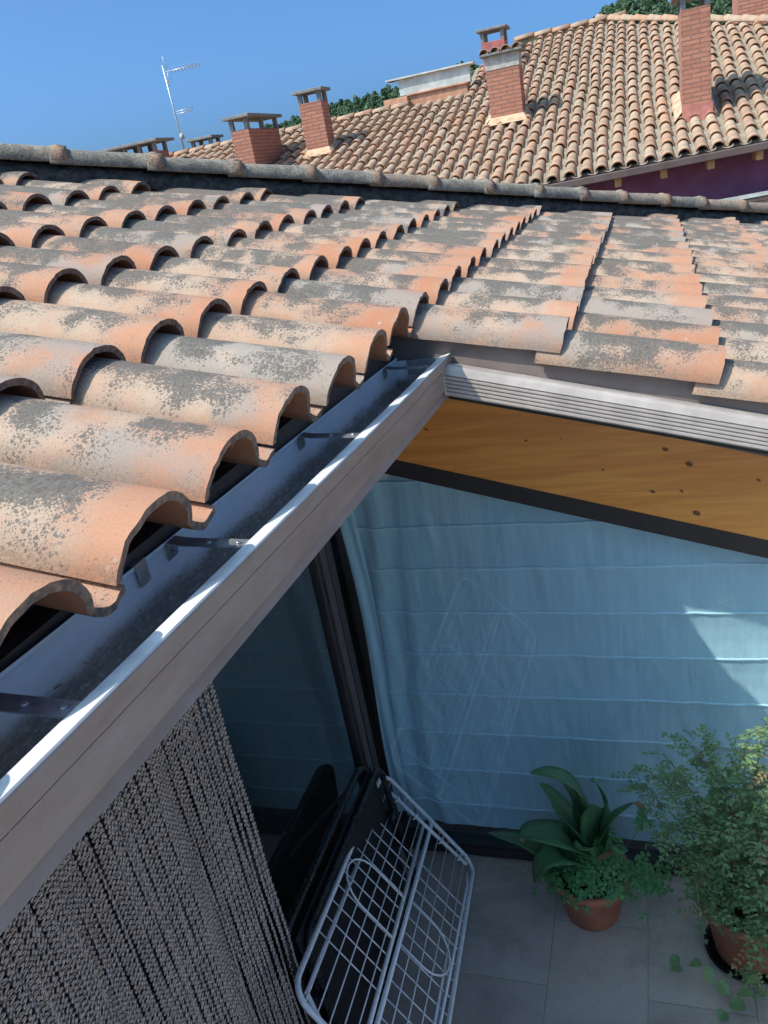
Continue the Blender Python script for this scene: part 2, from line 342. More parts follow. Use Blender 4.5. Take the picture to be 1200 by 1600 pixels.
def mat_leaf(name, c0, c1, rough=0.45, scale=40.0):
    g = NT(name); T = g.tint(); p = g.obj(); n = g.noise(p, scale, 3)
    c = g.mix(T[0], c0, c1); c = g.mix(g.ramp(n, 0.35, 0.8, 0, 0.35), c, tuple(q * 1.5 for q in c1))
    if name == 'broad_dark_leaf':      # parallel veins, pale midrib, scorched tip
        U = g.uv(); v = g.noise(g.comb(g.math('MULTIPLY', U[0], 2.0), g.math('MULTIPLY', U[1], 26.0), T[0]), 1.0, 3, 0.6)
        c = g.mix(g.ramp(v, 0.35, 0.65, 0, 0.55), c, tuple(q * 1.9 for q in c1)); mr = g.ramp(g.math('ABSOLUTE', g.math('SUBTRACT', U[1], 0.5)), 0.0, 0.05, 1, 0)
        c = g.mix(g.math('MULTIPLY', mr, 0.5), c, (0.20, 0.28, 0.12)); tip = g.ramp(g.math('ADD', U[0], g.math('MULTIPLY', n, 0.12)), 0.97, 1.04)
        c = g.mix(tip, c, (0.25, 0.15, 0.07)); g.bump(v, 0.3, 0.003)
    g.base(c); g.rough(rough)
    tr = g.n('BsdfTranslucent'); g.put(tr.inputs[0], tuple(min(1, q * 2.2) for q in c1)); mx = g.n('MixShader'); mx.inputs[0].default_value = 0.18
    g.t.links.new(g.b.outputs[0], mx.inputs[1]); g.t.links.new(tr.outputs[0], mx.inputs[2]); g.t.links.new(mx.outputs[0], g.out.inputs[0]); return g.m

M_TILE, M_CLAY, M_EDGE = mat_tile(), mat_clay(), mat_edge()
M_TILEF, M_PANF, M_CAP, M_MORTAR = mat_tile_far(), mat_pan_far(), mat_cap(), mat_mortar()
M_GUT, M_GUTIN, M_WOOD, M_KNOT = mat_gutter(), mat_gutter_in(), mat_wood(), mat_knot()
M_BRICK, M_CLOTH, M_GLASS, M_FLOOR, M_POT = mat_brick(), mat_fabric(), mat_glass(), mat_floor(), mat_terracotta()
M_GALV = simple('galvanised_steel', (0.42, 0.43, 0.44), 0.38, 0.7, 0.1, 60)
M_BOARD = simple('brown_painted_board', (0.20, 0.155, 0.135), 0.65, 0, 0.06, 12)
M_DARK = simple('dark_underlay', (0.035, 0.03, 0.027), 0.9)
M_FRAME = simple('dark_bronze_aluminium', (0.028, 0.022, 0.021), 0.42, 0.0, 0.1, 20)
M_FRAMEB = simple('brown_bronze_aluminium', (0.075, 0.058, 0.05), 0.45, 0.0, 0.1, 20)
M_AWN = simple('awning_beige_coat', (0.41, 0.345, 0.30), 0.5, 0, 0.07, 14)
M_RUBBER = simple('black_rubber_seal', (0.02, 0.025, 0.022), 0.6)
M_WIRE = simple('white_coated_wire', (0.74, 0.75, 0.76), 0.35, 0, 0.04, 60)
M_CHAIN = simple('bronze_chain_metal', (0.48, 0.40, 0.34), 0.45, 0.6, 0.1, 80)
M_BLACK = simple('black_lacquered_tube', (0.012, 0.012, 0.013), 0.28)
M_BLACKF = simple('black_woven_mesh', (0.008, 0.008, 0.009), 0.8)
M_SOIL = simple('dry_soil', (0.05, 0.035, 0.022), 0.95, 0, 0.25, 80, 0.6)
M_CONC = simple('grey_concrete', (0.21, 0.20, 0.18), 0.9, 0, 0.12, 16, 0.4)
M_CEMENT = simple('pale_cement', (0.44, 0.40, 0.34), 0.9, 0, 0.1, 10, 0.3)
M_FLASH = simple('sand_mortar_flashing', (0.50, 0.31, 0.19), 0.9, 0, 0.14, 8, 0.3)
M_MAROON = simple('maroon_render', (0.25, 0.09, 0.165), 0.85, 0, 0.1, 3, 0.2)
M_PINK = simple('pink_render', (0.46, 0.17, 0.13), 0.85, 0, 0.1, 8, 0.2)
M_ORANGER = simple('ochre_render', (0.50, 0.25, 0.15), 0.9, 0, 0.1, 6, 0.2)
M_PALE = simple('pale_metal_flashing', (0.50, 0.52, 0.46), 0.5, 0.1, 0.1, 4)
M_RAFT = simple('pale_rafter_wood', (0.55, 0.30, 0.12), 0.7, 0, 0.1, 12)
M_INTF = simple('room_brown_floor', (0.14, 0.085, 0.055), 0.5)
M_INTW = simple('room_dim_wall', (0.10, 0.10, 0.11), 0.9)
M_ANT = simple('antenna_aluminium', (0.55, 0.57, 0.6), 0.4, 0.5, 0.05, 30)
M_SEAM = simple('seam_cord', (0.93, 0.94, 0.94), 0.9, 0, 0.05, 300)
M_GROUND = simple('dry_street_ground', (0.16, 0.14, 0.11), 0.95, 0, 0.2, 0.2)
M_WHITE = simple('white_render', (0.74, 0.72, 0.67), 0.9, 0, 0.04, 6)
M_LIP = simple('pale_gutter_lip', (0.60, 0.585, 0.57), 0.55, 0, 0.06, 25)
M_PINKD = simple('dull_red_render', (0.40, 0.12, 0.105), 0.85, 0, 0.1, 8, 0.2)
M_HILL = simple('hill_scrub', (0.035, 0.05, 0.025), 0.95, 0, 0.2, 0.1)
M_ASPI = mat_leaf('broad_dark_leaf', (0.05, 0.125, 0.05), (0.095, 0.20, 0.085), 0.36)
M_OXAL = mat_leaf('clover_leaf', (0.05, 0.16, 0.05), (0.09, 0.24, 0.075), 0.55)
M_SHRUB = mat_leaf('shrub_leaf', (0.11, 0.19, 0.08), (0.18, 0.28, 0.12), 0.5)
M_DRY = mat_leaf('dry_leaf', (0.28, 0.17, 0.08), (0.36, 0.25, 0.13), 0.7)
M_STEM = simple('woody_stem', (0.16, 0.11, 0.06), 0.9)
M_PINE = mat_leaf('pine_forest_needles', (0.045, 0.085, 0.045), (0.095, 0.15, 0.07), 0.9, 0.5)

# ------------------------------------------------------------------ ground and far terrain
m = MB(); m.add([(-900, -900, -6.5), (900, -900, -6.5), (900, 900, -6.5), (-900, 900, -6.5)], [(0, 1, 2, 3)])
tag(m.build('ground', M_GROUND), kind='structure')

# ------------------------------------------------------------------ near house
TH = R(17.0); ct, st = math.cos(TH), math.sin(TH)
S = Vector((ct, 0, -st)); E = Vector((0, 1, 0)); NN = Vector((st, 0, ct))
PITCH = 0.22; LEN = 0.3721
HIPC = 4.30                                    # hip line in plan: y = x + HIPC
RAKE = 1.425
house = thing('house', (0, 0, -6.5), 'near house with weathered orange clay tile roof, glazed terrace walls and sloping pine beam', 'house')

def tile_profile():
    out = []
    for i in range(23):
        a = math.pi * (1 - i / 22); out.append((-0.03 + 0.085 * math.cos(a), -0.0655 + 0.070 * math.sin(a), math.cos(a), math.sin(a) * 1.2))
    for i in range(1, 7):
        t = i / 6; v = 0.055 + 0.060 * t; n = -0.0655 - 0.019 * math.sin(math.pi * min(1, t * 1.25) * 0.5) + 0.013 * max(0, t - 0.55) / 0.45
        sl = -0.6 if t < 0.6 else 0.5
        out.append((v, n, 0.4 * (1 - t) - 0.25 * t, 1.0))
    return out
PROF = tile_profile()
ARC = [0.0]
for q in range(1, len(PROF)): ARC.append(ARC[-1] + math.hypot(PROF[q][0] - PROF[q - 1][0], PROF[q][1] - PROF[q - 1][1]))
def add_tile(mb, s0, yc, length=0.43, jit=1.0, ns=6):
    """one S-shaped clay tile: arch plus pan; s0 = its lower end down the slope"""
    rs = random.Random(int(s0 * 1000) * 7919 + int(yc * 1000))
    ds, dv, dn, yaw, tl = [rs.uniform(-1, 1) * jit for _ in range(5)]
    s0 += ds * 0.006; yc += dv * 0.003; dn = dn * 0.0025; yaw *= 0.010; tl = 0.030 + 0.004 * tl
    tint = (rs.random(), rs.random(), rs.random()); seed = Vector((rs.random() * 50, rs.random() * 50, 0)); t = 0.0115
    top, bot, uv = [], [], []; m = len(PROF)
    for i in range(ns + 1):
        d = length * i / ns
        for k, (v, n, nv, nn) in enumerate(PROF):
            q = Vector((nv, nn)).normalized()
            wob = noise.noise(Vector((d * 14, v * 22, 0)) + seed) * 0.0016
            rag = noise.noise(Vector((v * 70, 3, 0)) + seed) * 0.0035 if i == 0 else 0
            vv = v * (1 - 0.045 * d / length) ; nz = n * 1.0 - tl * d / LEN + dn + wob
            P = S * (s0 - d + rag) + E * (yc + vv + yaw * d)
            top.append(P + NN * nz)
            bot.append(P - E * q.x * t + NN * (nz - q.y * t)); uv.append((1 - i / ns, ARC[k] / 0.31))
    nt = len(top); W = m
    f = [(i * W + k, i * W + k + 1, (i + 1) * W + k + 1, (i + 1) * W + k) for i in range(ns) for k in range(W - 1)]
    fb = [tuple(q + nt for q in x[::-1]) for x in f]
    b0 = len(mb.v)
    mb.add(top + bot, [], 0, True, uv + uv, tint)
    for x in f: mb.f.append(tuple(b0 + q for q in x)); mb.mi.append(0); mb.sm.append(True)
    for x in fb: mb.f.append(tuple(b0 + q for q in x)); mb.mi.append(1); mb.sm.append(True)
    # edges get their own vertices so they stay crisp
    def strip(idx, mi):
        b = len(mb.v); A = [top[q] for q in idx] + [bot[q] for q in idx]; n = len(idx)
        mb.add(A, [(q, q + 1, n + q + 1, n + q) for q in range(n - 1)], mi, False, [uv[q] for q in idx] * 2, tint)
    strip(list(range(W)), 2); strip([i * W for i in range(ns + 1)], 0); strip([i * W + W - 1 for i in range(ns + 1)], 2)

m = MB()
for k in range(-14, 33):
    yc = k * PITCH
    jmax = 0 if k <= 6 else 5
    for j in range(-14, jmax + 1):
        s = j * LEN; xlow = s * ct
        if yc > xlow + HIPC - 0.07: continue
        if xlow < (-3.6 if k > -5 else -1.6): continue
        add_tile(m, s, yc, ns=6 if (yc < 3 and xlow > -2.5) else 4)
for k in range(-2, 7):          # stiffening ribs seen inside the open eave arches
    for a_ in (28, 52, 78):
        a = R(a_); v = -0.03 + 0.073 * math.cos(a); n = -0.0655 + 0.058 * math.sin(a); iv, inn = -math.cos(a), -math.sin(a)
        pr_ = [(-0.003, -0.004), (0.003, -0.004), (0.0018, 0.016), (-0.0018, 0.016)]; A = S * -0.035 + E * (k * PITCH + v) + NN * n; B = S * -0.40 + E * (k * PITCH + v) + NN * (n - 0.03)
        m.sweep(pr_, A, B, E * inn - NN * iv, E * iv + NN * inn, 1)
roof = m.build('roof', [M_TILE, M_CLAY, M_EDGE], house, fix=False)
b = bmesh.new(); b.from_mesh(roof.data)
off = Vector(house.location)
bmesh.ops.bisect_plane(b, geom=b.verts[:] + b.edges[:] + b.faces[:], plane_co=Vector((0, HIPC + 0.03, 0)) - off, plane_no=Vector((-1, 1, 0)), clear_outer=True)
b.to_mesh(roof.data); b.free()
roof['label'] = 'weathered orange clay S tiles with grey lichen'

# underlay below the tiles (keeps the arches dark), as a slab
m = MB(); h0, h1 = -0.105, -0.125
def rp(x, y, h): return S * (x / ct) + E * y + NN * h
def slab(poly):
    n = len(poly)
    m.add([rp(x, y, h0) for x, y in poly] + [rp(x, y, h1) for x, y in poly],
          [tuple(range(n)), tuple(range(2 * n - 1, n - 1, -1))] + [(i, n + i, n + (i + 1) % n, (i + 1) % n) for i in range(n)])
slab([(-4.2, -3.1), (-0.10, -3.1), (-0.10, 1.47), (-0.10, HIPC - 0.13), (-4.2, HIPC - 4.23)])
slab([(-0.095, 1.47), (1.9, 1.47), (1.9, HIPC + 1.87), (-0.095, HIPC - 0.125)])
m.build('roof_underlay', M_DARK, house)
# roof facet beyond the hip
m = MB()
def facet(u, v):
    x = -4.0 + 7.0 * u; d = 4.5 * v; z = -x * math.tan(TH) - d * math.tan(TH) + 0.012 * math.sin(2 * math.pi * x / PITCH) - 0.07
    return Vector((x, x + HIPC + 0.06 + d, z))
m.grid(facet, 220, 10, tint=(0.4, 0.5, 0.3), uvs=True)
m.build('far_roof_slope', M_TILE, house)

# hip caps and the mortar bed under them
HD = Vector((1, 1, -math.tan(TH))).normalized(); HS = Vector((1, -1, 0)).normalized(); HN = HS.cross(HD).normalized()
if HN.z < 0: HN = -HN
def hip_pt(x): return Vector((x, x + HIPC, -x * math.tan(TH)))
step = 0.345; i0 = -9
m = MB()
def mort(u, v):
    x = -3.4 + 5.4 * u; a = math.pi * v; c = hip_pt(x) - NN * 0.05 - HS * 0.03
    P = c + HS * (0.092 * math.cos(a)) + HN * (0.085 * math.sin(a) ** 0.7)
    w = noise.noise(P * 26) * 0.014 + noise.noise(P * 70) * 0.006
    return P + (HS * math.cos(a) + HN * math.sin(a)) * w
m.grid(mort, 420, 18)
m.build('hip_mortar', M_MORTAR, house)
JX = [-1.729, -1.46, -1.213, -0.964, -0.724, -0.491, -0.256, -0.028, 0.196, 0.40, 0.632, 0.856, 1.102]
JX = [-1.729 - 0.262 * q for q in range(6, 0, -1)] + JX + [1.102 + 0.25 * q for q in range(1, 4)]
for i in range(len(JX) - 1):
    rs = random.Random(i + 5); m = MB(); tn = (rs.random(), rs.random(), rs.random())
    x1 = JX[i + 1]; x0 = JX[i] - 0.05; Lh = (hip_pt(x1) - hip_pt(x0)).length; yaw = rs.uniform(-.02, .02)
    prof = [(0.0, 0.049), (0.10, 0.049), (0.35, 0.050), (0.65, 0.051), (0.85, 0.0515), (0.86, 0.0545), (0.93, 0.0555), (1.0, 0.0562)]
    rows = []
    vs, uv = [], []
    for t, r in prof:
        c = hip_pt(x0) + HD * (Lh * t) + HN * (0.036 + 0.010 * (t) + rs.uniform(-.001, .001)) + HS * yaw * (t - .5)
        for k in range(19):
            a = math.pi * (k / 18 * 1.16 - 0.08); q = c + HS * (r * math.cos(a)) + HN * (r * 0.92 * math.sin(a))
            vs.append(q + (HS * math.cos(a) + HN * math.sin(a)) * noise.noise(q * 30) * 0.003); uv.append((t, k / 18))
    fs = [(a * 19 + k, a * 19 + k + 1, (a + 1) * 19 + k + 1, (a + 1) * 19 + k) for a in range(len(prof) - 1) for k in range(18)]
    m.add(vs, fs, 0, True, uv, tn)
    # raised nub on the collar
    c = hip_pt(x0) + HD * (Lh * 0.93) + HN * (0.044 + 0.047)
    def nub(u, v):
        a = 2 * math.pi * u; b_ = 0.5 * math.pi * v
        return c + HD * (0.021 * math.cos(a) * math.cos(b_)) + HS * (0.022 * math.sin(a) * math.cos(b_)) + HN * (0.010 * math.sin(b_))
    m.grid(nub, 12, 5, uvs=True, tint=tn)
    o = m.build('hip_cap', M_CAP, house, fix=True, solid=0.011)

# boards: eave fascia behind the gutter, rake fascia above the awning, soffit
m = MB(); m.bx(-0.120, -0.0960, -3.1, 1.449, -0.26, -0.090); m.bx(-0.56, -0.120, -3.1, 1.70, -0.30, -0.262)
m.build('eave_fascia', M_FRAMEB, house)
m = MB()
def rslab(mb, x0, x1, y0, y1, za, zb, slope, mi=0):
    """board whose top/bottom edges fall along +x; za, zb = heights at x=0 of bottom and top"""
    P = [Vector((x, y, z + slope * x)) for x in (x0, x1) for y in (y0, y1) for z in (za, zb)]
    mb.add(P, [(0, 1, 3, 2), (4, 6, 7, 5), (0, 4, 5, 1), (2, 3, 7, 6), (0, 2, 6, 4), (1, 5, 7, 3)], mi)
rslab(m, -0.30, 1.9, 1.452, 1.470, -0.235, -0.076, -st / ct)
m.build('rake_fascia', M_BOARD, house)
CUR[0] = True
# sloping pine beam with knots set into it
m = MB(); rslab(m, -0.46, 1.9, 1.474, 1.545, -0.478, -0.092, -0.2965)
beam = m.build('pine_beam', M_WOOD, house, bevel=0.004)
def knot(x, f, r, el=1.4):
    m = MB()
    z = -0.478 + f * 0.27 - 0.2965 * x
    vs = [Vector((x, 1.4725, z))]
    for k in range(18):
        a = 2 * math.pi * k / 18; rr = r * (1 + 0.22 * noise.noise(Vector((math.cos(a) * 2 + x * 9, math.sin(a) * 2, f * 5))))
        vs.append(Vector((x + rr * el * math.cos(a), 1.4733, z - 0.2965 * rr * el * math.cos(a) + rr * math.sin(a))))
    m.add(vs, [(0, k + 1, (k + 1) % 18 + 1) for k in range(18)]); m.build('knot', M_KNOT, beam)
for x, f, r in ((0.62, .62, .011), (0.565, .72, .008), (0.635, .13, .012), (0.53, .26, .007), (0.41, .38, .004), (0.22, .52, .005), (-0.045, .42, .006), (0.60, .33, .006), (0.31, .62, .003), (0.78, .6, .006)):
    knot(x, f, r * 0.62, 1.1 + 0.6 * (x * 7 % 1))

# glazed wall under the rake
fr = MB(); rslab(fr, -0.40, 1.9, 1.484, 1.535, -0.534, -0.4795, -0.297)
fr.bx(-0.40, 1.9, 1.484, 1.535, -1.92, -1.868)
fr.bx(-0.4, 1.9, 1.478, 1.484, -1.885, -1.879)
win = fr.build('window', M_FRAME, house, bevel=0.002)
m = MB()
m.add([(-0.40, 1.508, -1.868), (1.9, 1.508, -1.868), (1.9, 1.508, -0.534 - 0.297 * 1.9), (-0.40, 1.508, -0.534 + 0.297 * 0.40)], [(0, 1, 2, 3)])
m.build('glass_pane', M_GLASS, win, fix=False)
# corner post
m = MB(); m.bx(-0.47, -0.402, 1.400, 1.437, -1.92, -0.30); m.bx(-0.47, -0.400, 1.440, 1.483, -1.92, -0.30, 1); m.bx(-0.47, -0.41, 1.378, 1.400, -1.92, -0.30, 1)
m.build('corner_post', [M_FRAMEB, M_FRAME], house, bevel=0.003)
# glazed wall under the gutter
fr = MB(); fr.bx(-0.45, -0.40, -2.9, 1.377, -1.92, -1.862); fr.bx(-0.45, -0.40, -2.9, 1.377, -0.43, -0.302); fr.bx(-0.45, -0.40, 0.60, 0.65, -1.862, -0.43)
win2 = fr.build('window', M_FRAME, house, bevel=0.002)
m = MB(); m.add([(-0.425, 0.65, -1.862), (-0.425, 1.377, -1.862), (-0.425, 1.377, -0.43), (-0.425, 0.65, -0.43)], [(0, 1, 2, 3)])
m.build('glass_pane', M_GLASS, win2, fix=False)
m = MB(); m.add([(-0.425, -2.9, -1.862), (-0.425, 0.60, -1.862), (-0.425, 0.60, -0.43), (-0.425, -2.9, -0.43)], [(0, 1, 2, 3)])
m.build('glass_pane', M_GLASS, win2, fix=False)
# walls, room and storey below
m = MB(); m.bx(-4.2, -4.1, -2.9, 3.6, -1.92, 0.95); m.bx(-4.1, -0.47, -3.0, -2.9, -1.92, 0.2); m.bx(-4.1, 1.9, 3.6, 3.7, -1.92, -0.75)
m.build('wall', M_INTW, house)
m = MB(); m.bx(-4.2, -0.44, -3.0, 3.7, -2.02, -1.921); m.bx(-0.44, 1.9, 1.54, 3.7, -2.02, -1.921)
m.build('room_floor', M_INTF, house)
m = MB(); m.bx(-4.2, -0.50, -3.0, 3.7, -0.24, -0.20); m.build('room_ceiling', M_INTW, house)
m = MB(); m.bx(-4.0, 3.1, -3.4, 4.2, -5.95, -2.05)
m.build('lower_wall', M_MAROON, house)

# ------------------------------------------------------------------ terrace floor: stoneware slabs on grout
m = MB(); m.bx(-0.44, 2.9, -3.0, 1.54, -2.04, -1.9235)
tag(m.build('terrace_bed', M_CEMENT), kind='structure')
m = MB()
CW, TL = 0.2777, 0.456
for c in range(-3, 11):
    x0 = 0.182 + (c - 1) * CW + 0.0015; x1 = x0 + CW - 0.003; ph = 1.268 if c % 2 == 0 else 1.268 - TL / 2
    # columns: c=0 spans up to x=0.182
    for r_ in range(-10, 3):
        y0 = (1.268 if (c - 1) % 2 == 0 else 1.041) + r_ * TL + 0.0015; y1 = y0 + TL - 0.003
        a, b_, y0c, y1c = max(x0, -0.398), min(x1, 2.89), y0, min(y1, 1.482)
        if b_ - a < 0.01 or y1c - y0c < 0.01: continue
        rr = random.random(); m.bx(a, b_, y0c, y1c, -1.93, -1.92 + random.uniform(-.0003, .0003), 0, (rr, random.random(), 0))
tag(m.build('terrace_floor', M_FLOOR, bevel=0.0012), kind='structure')
bounce_w = thing('bounce_wall', (2.8, -0.75, -1.92), 'added unseen white wall bouncing sunlight back into the terrace', 'wall')  # wall added out of view to bounce sunlight into the shaded terrace
m = MB(); m.bx(2.72, 2.89, -3.0, 1.48, -1.919, -0.95); m.build('wall_body', M_WHITE, bounce_w)
m = MB(); m.bx(2.69, 2.92, -3.0, 1.48, -0.948, -0.91); m.build('coping', M_CLAY, bounce_w, bevel=0.006)

CUR[0] = False
# ------------------------------------------------------------------ rain gutter
gut = thing('rain_gutter', (-0.0275, 0, -0.1025), 'long brown box gutter with silty grey inside hanging below the tile eave', 'gutter')
GA, GB = -3.0, 1.447
GX = -0.0275
def gz(y): return -0.1025 - 0.031 * y
P0, P1 = Vector((GX, GA, gz(GA))), Vector((GX, GB, gz(GB)))
m = MB()
outer = [(-0.064, 0.0), (-0.064, -0.093), (0.066, -0.101), (0.0775, -0.096), (0.0715, -0.0795), (0.0785, -0.075), (0.080, -0.030), (0.0765, -0.0285), (0.0765, -0.0265), (0.0845, -0.0245), (0.0860, -0.002), (0.0850, 0.0008)]
m.sweep(outer[2:12], P0, P1, (1, 0, 0), (0, 0, 1), 0, closed=False, caps=False)
m.sweep([outer[1], outer[2]], P0, P1, (1, 0, 0), (0, 0, 1), 0, closed=False, caps=False)
m.build('gutter_front', M_GUT, gut, fix=False, solid=0.0012)
m = MB()
inner = [(-0.0600, 0.006), (-0.0600, 0.001), (-0.0632, -0.004), (-0.0630, -0.050), (-0.0600, -0.074), (-0.050, -0.084), (0.0, -0.0875), (0.050, -0.088), (0.062, -0.082), (0.070, -0.070), (0.0745, -0.028), (0.078, -0.006)]
n_ = 60
def ing(u, v):
    t = v * (len(inner) - 1); i = min(int(t), len(inner) - 2); f = t - i
    a = inner[i][0] * (1 - f) + inner[i + 1][0] * f; c = inner[i][1] * (1 - f) + inner[i + 1][1] * f
    y = GA + (GB - GA) * u
    w = 0.0012 * math.sin(y * 5.3) + 0.0008 * math.sin(y * 13 + 1)
    lump = max(0.0, noise.noise(Vector((a * 30, y * 22, 0)))) * 0.006 * (1 if -0.045 < a < 0.06 and c < -0.08 else 0)
    return Vector((GX + a + w * (v < 0.3), y, gz(y) + c + lump))
m.grid(ing, 420, 33)
m.build('gutter_channel', M_GUTIN, gut, fix=False)
m = MB(); m.sweep([(0.0570, -0.0055), (0.0580, -0.0030), (0.0840, 0.0030), (0.0855, 0.0010), (0.0848, -0.001), (0.060, -0.0075)], P0, P1, (1, 0, 0), (0, 0, 1), 0)
m.build('gutter_lip', M_LIP, gut)
m = MB(); m.bx(GX - 0.064, GX + 0.078, GB - 0.004, GB, gz(GB) - 0.092, gz(GB) - 0.004)
m.build('end_plate', M_GUTIN, gut)
m = MB(); m.bx(GX - 0.03, GX + 0.060, GB - 0.014, GB - 0.005, gz(GB) - 0.040, gz(GB) - 0.002); m.build('outlet_flap', M_GALV, gut)
for y in (-0.935, -0.055, 0.31, 0.785, 1.337):
    m = MB(); z = gz(y); w = 0.0125
    P = [(GX - 0.059, z - 0.004), (GX - 0.058, z + 0.004), (GX - 0.035, z + 0.000), (GX + 0.062, z - 0.006)]
    for (xa, za), (xb, zb) in zip(P[:-1], P[1:]):
        m.add([(xa, y - w, za), (xa, y + w, za), (xb, y + w - 0.012, zb), (xb, y - w - 0.012, zb)] if False else
              [(xa, y - w, za), (xa, y + w, za), (xb, y + w, zb), (xb, y - w, zb)], [(0, 1, 2, 3)])
    m.add([(GX - 0.0585, y - w, z + 0.004), (GX - 0.0585, y + w, z + 0.004), (GX - 0.061, y + w, z - 0.022), (GX - 0.061, y - w, z - 0.022)], [(0, 1, 2, 3)])
    o = m.build('strap', M_GALV, gut, fix=False, solid=0.0016)
    def head(px, pz, nx):
        m = MB()
        m.tube([(GX + px, y, pz), (GX + px + 0.003 * nx, y, pz + 0.003)], [0.0042, 0.0032], 10); m.build('screw', M_GALV, o)
    head(-0.059, z - 0.010, 1); head(0.0, z - 0.0025, 0.2); head(0.045, z - 0.004, 0.2)
# dry needles and leaf crumbs caught in the channel
m = MB(); rs = random.Random(21)
for q in range(420):
    y = rs.uniform(-0.5, 1.42); t = rs.random() ** 1.6; i = 3 + t * 4.5; k = min(int(i), len(inner) - 2); f = i - k
    a = inner[k][0] * (1 - f) + inner[k + 1][0] * f; c = inner[k][1] * (1 - f) + inner[k + 1][1] * f
    P = Vector((GX + a + 0.002, y, gz(y) + c + 0.003)); an = rs.uniform(0, 6.28); L = rs.uniform(0.003, 0.016); w = rs.uniform(0.0004, 0.0016)
    d = Vector((0.6 * math.cos(an), math.sin(an), -0.5 * math.cos(an))) * L; sd = d.cross(Vector((0.6, 0, 0.8))).normalized() * w
    m.add([P - sd, P + d * .5 + sd * 1.2, P + d, P + d * .5 - sd], [(0, 1, 2, 3)], 0, False, None, (rs.random(), 0, 0))
tag(m.build('leaf_debris', M_DRY, gut, fix=False), kind='stuff')
# spare clip hooked over the back edge
m = MB(); y = 0.235; z = gz(y)
m.bx(GX - 0.0585, GX - 0.057, y - 0.012, y + 0.012, z - 0.024, z + 0.008); m.bx(GX - 0.0675, GX - 0.0585, y - 0.012, y + 0.012, z + 0.0065, z + 0.008)
m.build('clip', M_GALV, gut)

# ------------------------------------------------------------------ awning cassette on the rake
awn = thing('awning', (0.43, 1.41, -0.28), 'closed beige ribbed awning box mounted under the lower tile edge above the pine beam', 'awning')
SL = -0.272
ux = Vector((0, -1, 0)); uz = Vector((0, 0, 1))
def aw(y, z): return (1.448 - y, z)
rib = [(0.0, -0.022), (0.046, -0.013), (0.064, -0.012), (0.075, -0.017), (0.0810, -0.030)]
zc = -0.034
for k in range(5):
    b0 = -0.031 - k * 0.0098; rib += [(0.0815 + .0006 * k, b0), (0.077 + .0006 * k, b0 - 0.0016), (0.077 + .0006 * k, b0 - 0.0034), (0.0818 + .0006 * k, b0 - 0.0046)]
rib += [(0.0845, -0.081), (0.080, -0.086), (0.0, -0.096)]
m = MB(); xa, xb = 0.055, 1.9
m.sweep(rib, (xa, 1.448, -0.133 + SL * xa), (xb, 1.448, -0.133 + SL * xb), ux, uz, 0)
m.build('cassette', M_AWN, awn)
m = MB(); m.sweep([(0.0, -0.0965), (0.079, -0.0868), (0.075, -0.095), (0.0, -0.103)], (xa, 1.448, -0.133 + SL * xa), (xb, 1.448, -0.133 + SL * xb), ux, uz, 0)
m.build('rubber_seal', M_RUBBER, awn)
m = MB(); m.sweep([(0.003, -0.020), (0.046, -0.010), (0.070, -0.009), (0.086, -0.030), (0.089, -0.084), (0.003, -0.101)], (xa - 0.007, 1.448, -0.133 + SL * xa), (xa, 1.448, -0.133 + SL * xa), ux, uz, 0)
m.build('end_cap', M_AWN, awn, bevel=0.002)

CUR[0] = True
# ------------------------------------------------------------------ blind behind the glass
blind = thing('window_blind', (0.7, 1.56, -1.88), 'white roman blind with stitched horizontal seams hanging behind the terrace glass', 'blind')
SEAM = [-0.533, -0.682, -0.826, -0.978, -1.130, -1.288, -1.444, -1.600, -1.755]
def bx_edge(z): return -0.382 + 0.004 * math.sin(z * 9)
def cloth(u, v):
    z = -0.36 - 1.50 * v
    x0 = bx_edge(z); x = x0 + (1.9 - x0) * (u ** 1.35)
    ztop = -0.50 - 0.297 * x
    k = [abs(z - q) for q in SEAM]; d = min(k)
    y = 1.56 - 0.006 * (1 - min(1, d / 0.05))
    e = max(0, 1 - (x - x0) / 0.26)
    y += 0.010 * e * math.sin((x - x0) * 62 + 2.2 * math.sin(z * 3.1)) + 0.016 * e * e
    y += 0.005 * noise.noise(Vector((x * 7, z * 2.2, 0))) + 0.0036 * noise.noise(Vector((x * 26 + z * 6, z * 5, 3))) + 0.0016 * noise.noise(Vector((x * 60, z * 4, 7)))
    return Vector((x, y, z))
m = MB(); m.grid(cloth, 230, 150)
m.build('blind_cloth', M_CLOTH, blind, fix=False)
for z in SEAM:
    m = MB(); vs = []
    n = 420
    for i in range(n + 1):
        u = i / n; c = cloth(u, (-0.36 - z) / 1.50); w_ = 0.003 * noise.noise(Vector((c.x * 5, z * 9, 0))); k_ = 0.0009 if i % 2 else -0.0004
        for dz_, dy_ in ((0.0042, 0.0), (0.0030, -0.0032 - k_), (0.0, -0.0042 - k_), (-0.0030, -0.0034 + k_), (-0.0046, 0.0)): vs.append(c + Vector((0, dy_ - 0.0006, dz_ + w_ + k_)))
    m.add(vs, [(i * 5 + q, i * 5 + q + 1, i * 5 + q + 6, i * 5 + q + 5) for i in range(n) for q in range(4)], 0, True)
    m.build('stitched_seam', M_SEAM, blind, fix=False)
# folded band of cloth left of the blind seen as a second layer edge
m = MB()
def hemf(u, v):
    z = -0.44 - 1.36 * v; x = -0.384 + 0.05 * u + 0.01 * math.sin(z * 5)
    return Vector((x, 1.536 + 0.004 * math.sin(u * 9 + z * 4) + 0.01 * u, z))
m.grid(hemf, 8, 60)
m.build('folded_hem', M_CLOTH, blind, fix=False)

